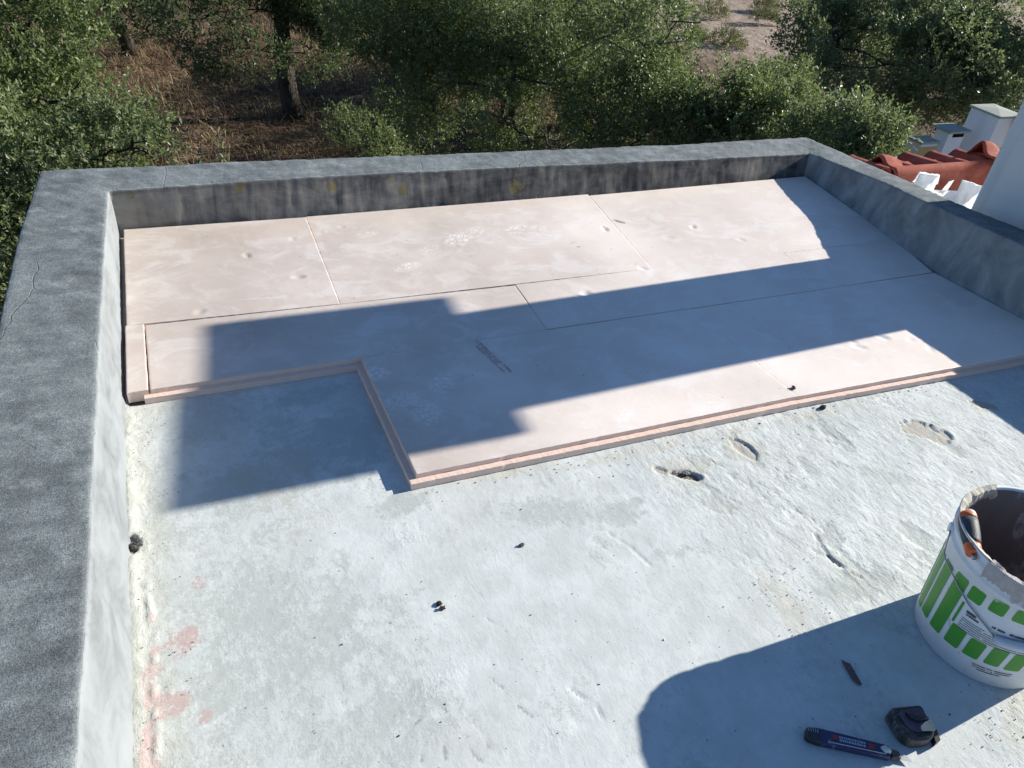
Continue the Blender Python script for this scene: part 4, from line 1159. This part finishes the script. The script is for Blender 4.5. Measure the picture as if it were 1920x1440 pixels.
# ------------------------------------------------------------------ vegetation
def leaves(lobes, n, ll, seed, thr=-.15, freq=1.1, per=10, up=.35, shell=.36, sh=(.10, .24), wid=.46, zmin=GZ + .05, zmax=99.0):
    rn = np.random.RandomState(seed)
    Lb = np.array(lobes, float); wt = Lb[:, 3] ** 2.2; wt /= wt.sum()
    ns = n // per; P = []; D = []
    got = 0
    while got < ns:
        k = rn.choice(len(Lb), ns * 2, p=wt)
        d = rn.normal(size=(ns * 2, 3)); d /= np.linalg.norm(d, axis=1)[:, None]
        rr = rn.rand(ns * 2) ** shell
        p = Lb[k, :3] + d * (Lb[k, 3] * rr)[:, None] * np.array([1, 1, .92])
        ok = (vn3(p * freq, seed) + .5 * vn3(p * freq * 2.7, seed + 9) > thr) & (p[:, 2] > zmin) & (p[:, 2] + .45 * vn3(p * .9, seed + 4) < zmax)
        P.append(p[ok]); D.append(d[ok]); got += ok.sum()
    P = np.concatenate(P)[:ns]; D = np.concatenate(D)[:ns]
    sd = D * .7 + rn.normal(size=(ns, 3)) * .55 + np.array([0, 0, up]); sd /= np.linalg.norm(sd, axis=1)[:, None]
    L = rn.uniform(sh[0], sh[1], ns)
    t = np.tile(np.linspace(.05, 1, per), (ns, 1)) + rn.uniform(-.05, .05, (ns, per))
    base = P[:, None, :] + sd[:, None, :] * (t * L[:, None])[..., None]
    base = base.reshape(-1, 3)
    sdr = np.repeat(sd, per, 0)
    q = rn.normal(size=base.shape); q -= sdr * (q * sdr).sum(1)[:, None]; q /= np.linalg.norm(q, axis=1)[:, None]
    ld = sdr * .55 + q * .85 + np.array([0, 0, .12]); ld /= np.linalg.norm(ld, axis=1)[:, None]
    nn = rn.normal(size=base.shape) * .75 + np.array([0.1, -.1, .8]); nn -= ld * (nn * ld).sum(1)[:, None]; nn /= np.linalg.norm(nn, axis=1)[:, None]
    sw = np.cross(ld, nn)
    s = ll * rn.uniform(.6, 1.25, len(base))[:, None]; w = s * wid * .5 * rn.uniform(.8, 1.2, len(base))[:, None]
    a = base; tip = base + ld * s; m1 = base + ld * s * .48 + sw * w + nn * w * .3; m2 = base + ld * s * .48 - sw * w + nn * w * .3
    V = np.stack([a, m1, tip, m2], 1).reshape(-1, 3)
    F = np.arange(len(V)).reshape(-1, 4)
    return V, F

def crown(parent, lobes, n, ll, seed, mat, name='crown', **kw):
    V, F = leaves(lobes, n, ll, seed, **kw)
    return mesh_np(name, V, F, mat, parent, smooth=False)

def limb(b, p, q, r0, r1, seed, bend=.12, n=7):
    rn = random.Random(seed); p, q = Vector(p), Vector(q); L = (q - p).length
    pts = []; rad = []
    o1 = Vector((rn.uniform(-1, 1), rn.uniform(-1, 1), rn.uniform(-.4, .4))) * L * bend
    o2 = Vector((rn.uniform(-1, 1), rn.uniform(-1, 1), rn.uniform(-.4, .4))) * L * bend
    for i in range(n + 1):
        f = i / n; pts.append(p.lerp(q, f) + o1 * math.sin(math.pi * f) + o2 * math.sin(2 * math.pi * f) * .5 + Vector((rn.uniform(-1, 1), rn.uniform(-1, 1), 0)) * r0 * .25 * (0 < i < n)); rad.append((r0 + (r1 - r0) * f) * (1 + rn.uniform(-.08, .08)))
    b.tube(pts, rad, 8)
    return pts

def tree(name, base, fork, lobes, n, ll, seed, mat, label, cat='tree', bark=None, r=.16, group=None, twigs=3, limb_n=None, **kw):
    e = empty(name, base); tag(e, label, cat, group)
    b = MB(); rn = random.Random(seed)
    limb(b, base, fork, r * 1.25, r * .8, seed, .06)
    b.build('trunk', bark or M['bark'], e, smooth=True)
    b = MB()
    nodes = [(Vector(fork), r * .55)]
    order = sorted(lobes, key=lambda l: (Vector(l[:3]) - Vector(fork)).length)
    for i, (x, y, z, rr) in enumerate(order):
        q = Vector((x, y, z))
        st, sr = min(nodes, key=lambda nd: (nd[0] - q).length + max(0, nd[0].z - q.z) * .8)
        r0 = max(.012, min(sr * .8, r * .34))
        pts = limb(b, st, q, r0, max(.008, r0 * .35), seed + i, .20)
        for j_, p in enumerate(pts[2:]): nodes.append((p, r0 * (1 - .1 * (j_ + 2))))
        for t in range(twigs):
            d = Vector((rn.gauss(0, 1), rn.gauss(0, 1), rn.gauss(.2, .8))).normalized() * rr * rn.uniform(.6, 1.0)
            s = pts[rn.choice([4, 5, 6, 7])]
            limb(b, s, q + d, .009, .003, seed * 7 + i * 5 + t, .25, 5)
    b.build('limbs', bark or M['bark'], e, smooth=True)
    crown(e, lobes, n, ll, seed, mat, **kw)
    return e

LEFT = [(-1.22, 7.08, -.47, .88), (-.89, 7.29, -.69, .6), (-1.0, 6.75, -1.05, .57), (-.64, 6.58, -1.1, .48), (-.4, 6.15, -1.17, .45), (-.75, 5.84, -1.34, .57), (-1.3, 6.14, -1.43, .71), (-.75, 7.6, -1.16, .38), (-.73, 7.81, -.25, .81), (-1.4, 7.2, .6, 1.0), (-.7, 6.7, -1.9, .7), (-1.3, 6.2, -2.6, .8)]
LEFTBUSH = [(-.06, 5.76, -1.14, .34), (-.34, 5.46, -1.31, .47), (.03, 5.55, -1.22, .2), (-.25, 5.75, -1.25, .38), (-1.03, 5.27, -1.55, .49), (-1.38, 5.32, -1.77, .61), (-.7, 5.35, -1.6, .5), (-.3, 5.6, -1.9, .5), (-.8, 5.3, -2.4, .7), (-.2, 5.6, -2.7, .6)]
BACKLEFT = [(-.88, 16.24, -2.01, 1.0), (-.23, 15.69, -2.34, .7), (.67, 16.26, -2.07, .9), (-1.23, 15.07, -2.56, .6), (.16, 15.62, -2.69, .42), (-.48, 16.31, -1.65, 1.44), (-1.5, 16.5, -.6, 1.6), (.6, 16.6, -.6, 1.5)]
MID = [(.99, 12.74, -1.75, .72), (1.54, 12.42, -1.59, .76), (2.28, 12.5, -1.70, .72), (2.91, 12.62, -1.69, .78), (1.67, 11.9, -2.01, .60), (2.39, 11.78, -2.06, .50), (1.05, 12.29, -2.28, .48), (.67, 12.78, -2.08, .44), (2.88, 12.11, -2.11, .36), (.91, 12.02, -2.5, .24), (2.06, 12.88, -1.0, 1.5), (3.13, 13.13, -.98, 1.3), (2.2, 13.2, .4, 1.6)]
BIG = [(3.18, 10.44, -1.34, .72), (3.71, 9.82, -1.06, .85), (3.3, 9.73, -1.89, .58), (3.85, 9.01, -1.54, .68), (4.3, 9.1, -.95, .84), (3.51, 8.83, -2.12, .38), (4.43, 8.21, -1.19, .55), (4.74, 8.2, -.68, .70), (4.95, 7.36, -.84, .68), (5.19, 6.85, -.48, .69), (5.4, 6.3, -.68, .54), (5.58, 6.39, -.31, .51), (5.0, 6.77, -1.17, .52), (5.32, 6.11, -1.09, .44), (4.79, 7.29, -1.39, .50), (4.03, 7.14, -1.60, .44), (4.08, 6.72, -1.75, .34), (4.55, 7.2, -1.85, .45), (4.2, 7.9, -1.9, .5), (3.7, 7.8, -2.0, .35), (4.8, 6.52, -1.60, .40), (5.12, 5.99, -1.43, .37), (5.46, 5.71, -1.2, .31), (5.7, 5.89, -.91, .2), (5.35, 6.2, -1.75, .5), (4.9, 6.9, -2.0, .5), (4.47, 9.69, -.34, 1.28), (5.22, 8.29, -.13, 1.1), (5.60, 7.43, .0, .66)]
RIGHT = [(9.15, 7.95, -.62, .42), (8.84, 7.43, -.65, .71), (9.2, 7.11, -.43, .79), (9.64, 6.65, -.32, .92), (10.06, 6.17, -.14, 1.0), (8.85, 6.36, -.78, .56), (9.29, 5.88, -.65, .71), (9.83, 5.56, -.44, .72), (8.2, 6.55, -.96, .48), (9.58, 5.44, -.85, .47), (8.99, 5.68, -.94, .32), (10.47, 5.59, -.19, 1.0), (9.72, 7.41, .24, 1.39), (10.47, 6.54, .35, 1.39), (9.75, 8.1, -.25, .6)]
RIGHTLOW = [(6.30, 5.70, -.95, .34), (6.22, 5.34, -.87, .4), (5.97, 5.51, -1.03, .34), (6.98, 5.60, -.86, .32), (6.48, 5.09, -.93, .3), (5.66, 5.29, -1.2, .27), (5.82, 5.04, -1.16, .25), (5.8, 5.77, -1.05, .25), (6.3, 5.4, -1.5, .5), (6.0, 5.3, -2.2, .5), (5.55, 5.55, -1.0, .32), (5.75, 5.6, -.75, .28), (6.05, 5.7, -1.15, .26), (5.9, 5.5, -1.5, .45), (6.7, 5.9, -1.1, .45)]
SHRUB = [(6.09, 4.23, -.74, .26), (6.11, 3.93, -.66, .25), (6.09, 3.64, -.65, .2), (6.02, 4.39, -.89, .24), (5.91, 3.79, -.78, .26), (5.94, 4.56, -1.01, .19), (5.94, 3.62, -.76, .21), (6.0, 4.1, -1.2, .4), (6.0, 4.0, -1.9, .5)]
BEHIND = [(13.0, 11.0, -1.6, 1.5), (14.2, 10.2, -1.2, 1.6), (12.6, 9.6, -1.9, 1.1), (15.2, 9.2, -1.2, 1.5), (13.6, 10.6, -.7, 1.2), (15.5, 8.2, -1.7, 1.2)]
FARBACK = [(8.6, 15.2, -1.8, 1.3), (9.6, 14.4, -1.4, 1.4), (7.6, 15.8, -1.9, 1.2), (8.8, 15.0, -.9, 1.2), (7.9, 14.4, -2.2, .9)]

tree('oak_tree', (-1.1, 7.0, GZ), (-1.0, 6.9, -1.7), LEFT, 52000, .052, 201, M['leaf'], 'bushy green oak at the far left edge beyond the parapet corner', r=.12, up=.5, freq=1.7, thr=-.12, shell=.30)
tree('shrub', (-.5, 5.6, GZ), (-.45, 5.6, -2.2), LEFTBUSH, 30000, .050, 202, M['leafgrey'], 'dense green shrub rising just behind the left corner of the parapet', 'shrub', r=.06, up=.6, thr=-.3)
tree('oak_tree', (2.38, 13.13, GZ), (2.31, 13.30, -1.7), MID, 84000, .055, 203, M['leafdark'], 'dark oak with a single bare trunk in the brown grass', r=.15, thr=-.28)
tree('oak_tree', (4.45, 8.6, GZ), (4.53, 8.30, -1.65), BIG, 150000, .047, 204, M['leaf'], 'largest oak in the centre with a broad leafy crown and forked limbs', r=.15, bark=M['bark2'], thr=-.22, twigs=4, freq=1.7, shell=.34, zmax=.20)
tree('oak_tree', (9.4, 6.9, GZ), (9.3, 7.0, -1.4), RIGHT, 110000, .050, 205, M['leafgrey'], 'wide oak filling the upper right behind the tiled roof', r=.14, thr=-.10, freq=1.6, shell=.30, zmax=.15)
tree('oak_sapling', (6.2, 5.5, GZ), (6.2, 5.45, -1.6), RIGHTLOW, 44000, .045, 206, M['leaf'], 'young oak between the big oak and the upper right oak', r=.05, thr=-.02, freq=2.2, shell=.30)
tree('shrub', (6.0, 4.0, GZ), (6.0, 4.0, -1.6), SHRUB, 22000, .043, 207, M['leaflight'], 'bright green shrub directly behind the far right corner of the parapet', 'shrub', r=.04, up=.7, thr=-.1, freq=2.4)
tree('oak_tree', (14.0, 10.0, GZ), (14.0, 10.0, -2.0), BEHIND, 34000, .075, 208, M['leafgrey'], 'farther oak behind the upper right oak', r=.18, thr=-.1, twigs=1, zmax=-.2)
tree('oak_tree', (8.6, 15.0, GZ), (8.6, 15.0, -2.2), FARBACK, 26000, .075, 209, M['leafdark'], 'farther dark oak behind the big central oak', r=.18, thr=-.1, twigs=1, zmax=-.1)
tree('oak_tree', (7.4, 11.8, GZ), (7.4, 11.8, -2.6), [(7.2, 11.6, -1.7, 1.0), (8.2, 12.4, -1.5, 1.1), (6.6, 12.8, -2.0, .9), (7.8, 11.0, -2.0, .9), (7.0, 12.2, -2.5, .8), (6.2, 13.8, -2.1, .9), (8.6, 11.4, -1.9, .9), (5.6, 13.2, -2.5, .6)], 36000, .06, 215, M['leafgrey'], 'oak added behind the big central oak to shade the undergrowth', r=.14, thr=-.2, twigs=1)  # extra tree, added so its shadow darkens the grass
# two-stemmed oak at the back left
e = tree('oak_tree', (-1.18, 17.28, GZ), (-1.20, 16.7, -2.5), BACKLEFT, 44000, .065, 210, M['leafdark'], 'distant oak with two leaning trunks at the upper left', r=.14, thr=-.12)
b = MB(); limb(b, (-.30, 17.4, GZ), (-.62, 16.8, -2.0), .15, .09, 77, .05); limb(b, (-1.2, 16.7, -2.5), (-.9, 16.6, -1.6), .08, .05, 78, .1); b.build('trunk', M['bark'], e, smooth=True)
# field bush
tree('shrub', (22.6, 26.8, GZ - .3), (22.6, 26.8, -3.9), [(22.3, 26.3, -3.5, .62), (22.9, 26.9, -3.3, .7), (22.6, 27.6, -3.0, .85), (21.8, 26.2, -3.75, .4)], 9000, .09, 211, M['leaflight'], 'lone round green bush standing on the bare field', 'shrub', r=.05, twigs=0, thr=-.5)
# low undergrowth
tree('shrub', (3.1, 10.2, GZ), (3.1, 10.2, -3.2), [(3.1, 10.17, -2.85, .38), (2.8, 11.06, -3.0, .36), (3.4, 10.0, -3.1, .4)], 5000, .05, 212, M['leaf'], 'small green bush in the dark grass below the central oak', 'shrub', r=.03, twigs=0)
tree('bramble', (11.3, 7.0, GZ), (11.3, 7.0, -3.0), [(10.9, 6.8, -2.1, .55), (11.9, 7.1, -2.1, .6), (13.0, 7.5, -2.1, .6), (12.2, 7.0, -2.7, .8), (14.0, 7.6, -2.2, .7)], 9000, .06, 213, M['leafbrown'], 'dry brown bramble thicket left of the chimney stacks', 'bramble', r=.03, twigs=2, thr=-.1)
tree('bramble', (7.5, 7.9, GZ), (7.5, 7.9, -2.6), [(7.38, 7.84, -1.6, .32), (6.55, 5.6, -1.45, .22), (7.2, 7.4, -2.2, .5)], 3500, .05, 214, M['leafbrown'], 'dry brown bramble below the upper right oak', 'bramble', r=.02, twigs=2)

def build_sprig():
    base = Vector((.30, 3.4, GZ)); e = empty('young_shoot', base); tag(e, 'thin leafy shoot poking up behind the back parapet', 'plant')
    b = MB(); V = []; F = []
    rn = np.random.RandomState(8)
    tips = [(.385, 3.30, -.34), (.43, 3.32, -.38), (.485, 3.32, -.27), (.525, 3.34, -.30), (.365, 3.32, -.36), (.455, 3.33, -.33), (.54, 3.33, -.37), (.50, 3.33, -.36)]
    for i, t in enumerate(tips):
        pts = limb(b, (.40, 3.33, -1.2), t, .006, .002, 60 + i, .05)
        for f in np.linspace(.40, 1, 20):
            k = f * 7; p = np.array(pts[int(min(k, 6))].lerp(pts[int(min(k, 6)) + 1], min(1, k - int(min(k, 6)))))
            d = rn.normal(size=3) + np.array([0, -.3, .7]); d /= np.linalg.norm(d); n_ = rn.normal(size=3); s = np.cross(d, n_); s /= np.linalg.norm(s)
            n0 = len(V); l = rn.uniform(.034, .055); V += [p, p + d * l * .5 + s * l * .25, p + d * l, p + d * l * .5 - s * l * .25]; F.append((n0, n0 + 1, n0 + 2, n0 + 3))
    limb(b, tuple(base), (.40, 3.33, -1.2), .012, .006, 59, .05)
    b.build('stem', M['bark2'], e, smooth=True)
    mesh_np('leaves', np.array(V), np.array(F), mat_leaf('leaf_shoot', (.20, .22, .10), (.34, .34, .20)), e, smooth=False)
build_sprig()

def grass_mass():
    rn = np.random.RandomState(41)
    n = 90000
    x = rn.uniform(-4, 13, n * 3); y = rn.uniform(7.0, 27, n * 3)
    den = .55 + .5 * fbm(x * .55, y * .55, 61, 3); ok = (rn.rand(n * 3) < den) & (x < 2 + y * .5)
    x = x[ok][:n]; y = y[ok][:n]; n = len(x)
    h = rn.uniform(.05, .26, n) * (.7 + .6 * (fbm(x * .8, y * .8, 71, 2) + .5))
    near = sst(np.hypot(x - 3, y - 2), 6, 14)
    z0 = GZ + (.18 * fbm(x * .16, y * .16, 3, 4) + .05 * fbm(x * .9, y * .9, 8, 3)) * near - .02
    a = rn.rand(n) * 6.283; ln = rn.uniform(.3, 2.6, n)
    dx, dy = np.cos(a), np.sin(a); w = rn.uniform(.003, .009, n)
    sx, sy = -dy * w, dx * w
    p0 = np.stack([x - sx, y - sy, z0], -1); p1 = np.stack([x + sx, y + sy, z0], -1)
    mx, my, mz = x + dx * h * ln * .35, y + dy * h * ln * .35, z0 + h * .65
    p2 = np.stack([mx + sx * .7, my + sy * .7, mz], -1); p3 = np.stack([mx - sx * .7, my - sy * .7, mz], -1)
    tx, ty, tz = x + dx * h * ln, y + dy * h * ln, z0 + h * (1 - .25 * ln)
    p4 = np.stack([tx + sx * .15, ty + sy * .15, tz], -1); p5 = np.stack([tx - sx * .15, ty - sy * .15, tz], -1)
    V = np.stack([p0, p1, p2, p3, p4, p5], 1).reshape(-1, 3); i = np.arange(n)[:, None] * 6
    F = np.concatenate([i + np.array([0, 1, 2, 3]), i + np.array([3, 2, 4, 5])])
    o = mesh_np('dry_grass', V, F, M['grass'], smooth=False); tag(o, 'dry brown grass covering the ground under the oaks', kind='stuff')
grass_mass()

def field_tufts():
    lob = [(17.2, 21.6, GZ + .05, .55), (18.6, 20.6, GZ + .05, .5), (15.2, 17.8, GZ + .05, .5), (14.6, 18.6, GZ, .35), (20.4, 22.8, GZ, .5)]
    for i, l in enumerate(lob):
        e = empty('dry_bush', (l[0], l[1], GZ)); tag(e, ['low brown bush on the bare field, biggest of the lower ones', 'low brown bush right of the biggest one on the bare field', 'brown bush at the near edge of the bare field', 'smallest brown bush at the near edge of the bare field', 'brown bush just below the green field bush'][i], 'dry bush', 'dry bushes on the field')
        crown(e, [l, (l[0] + .4, l[1] + .1, l[2] - .05, l[3] * .7)], 2600, .08, 300 + i, M['leafbrown'], thr=-.6, wid=.25)
field_tufts()
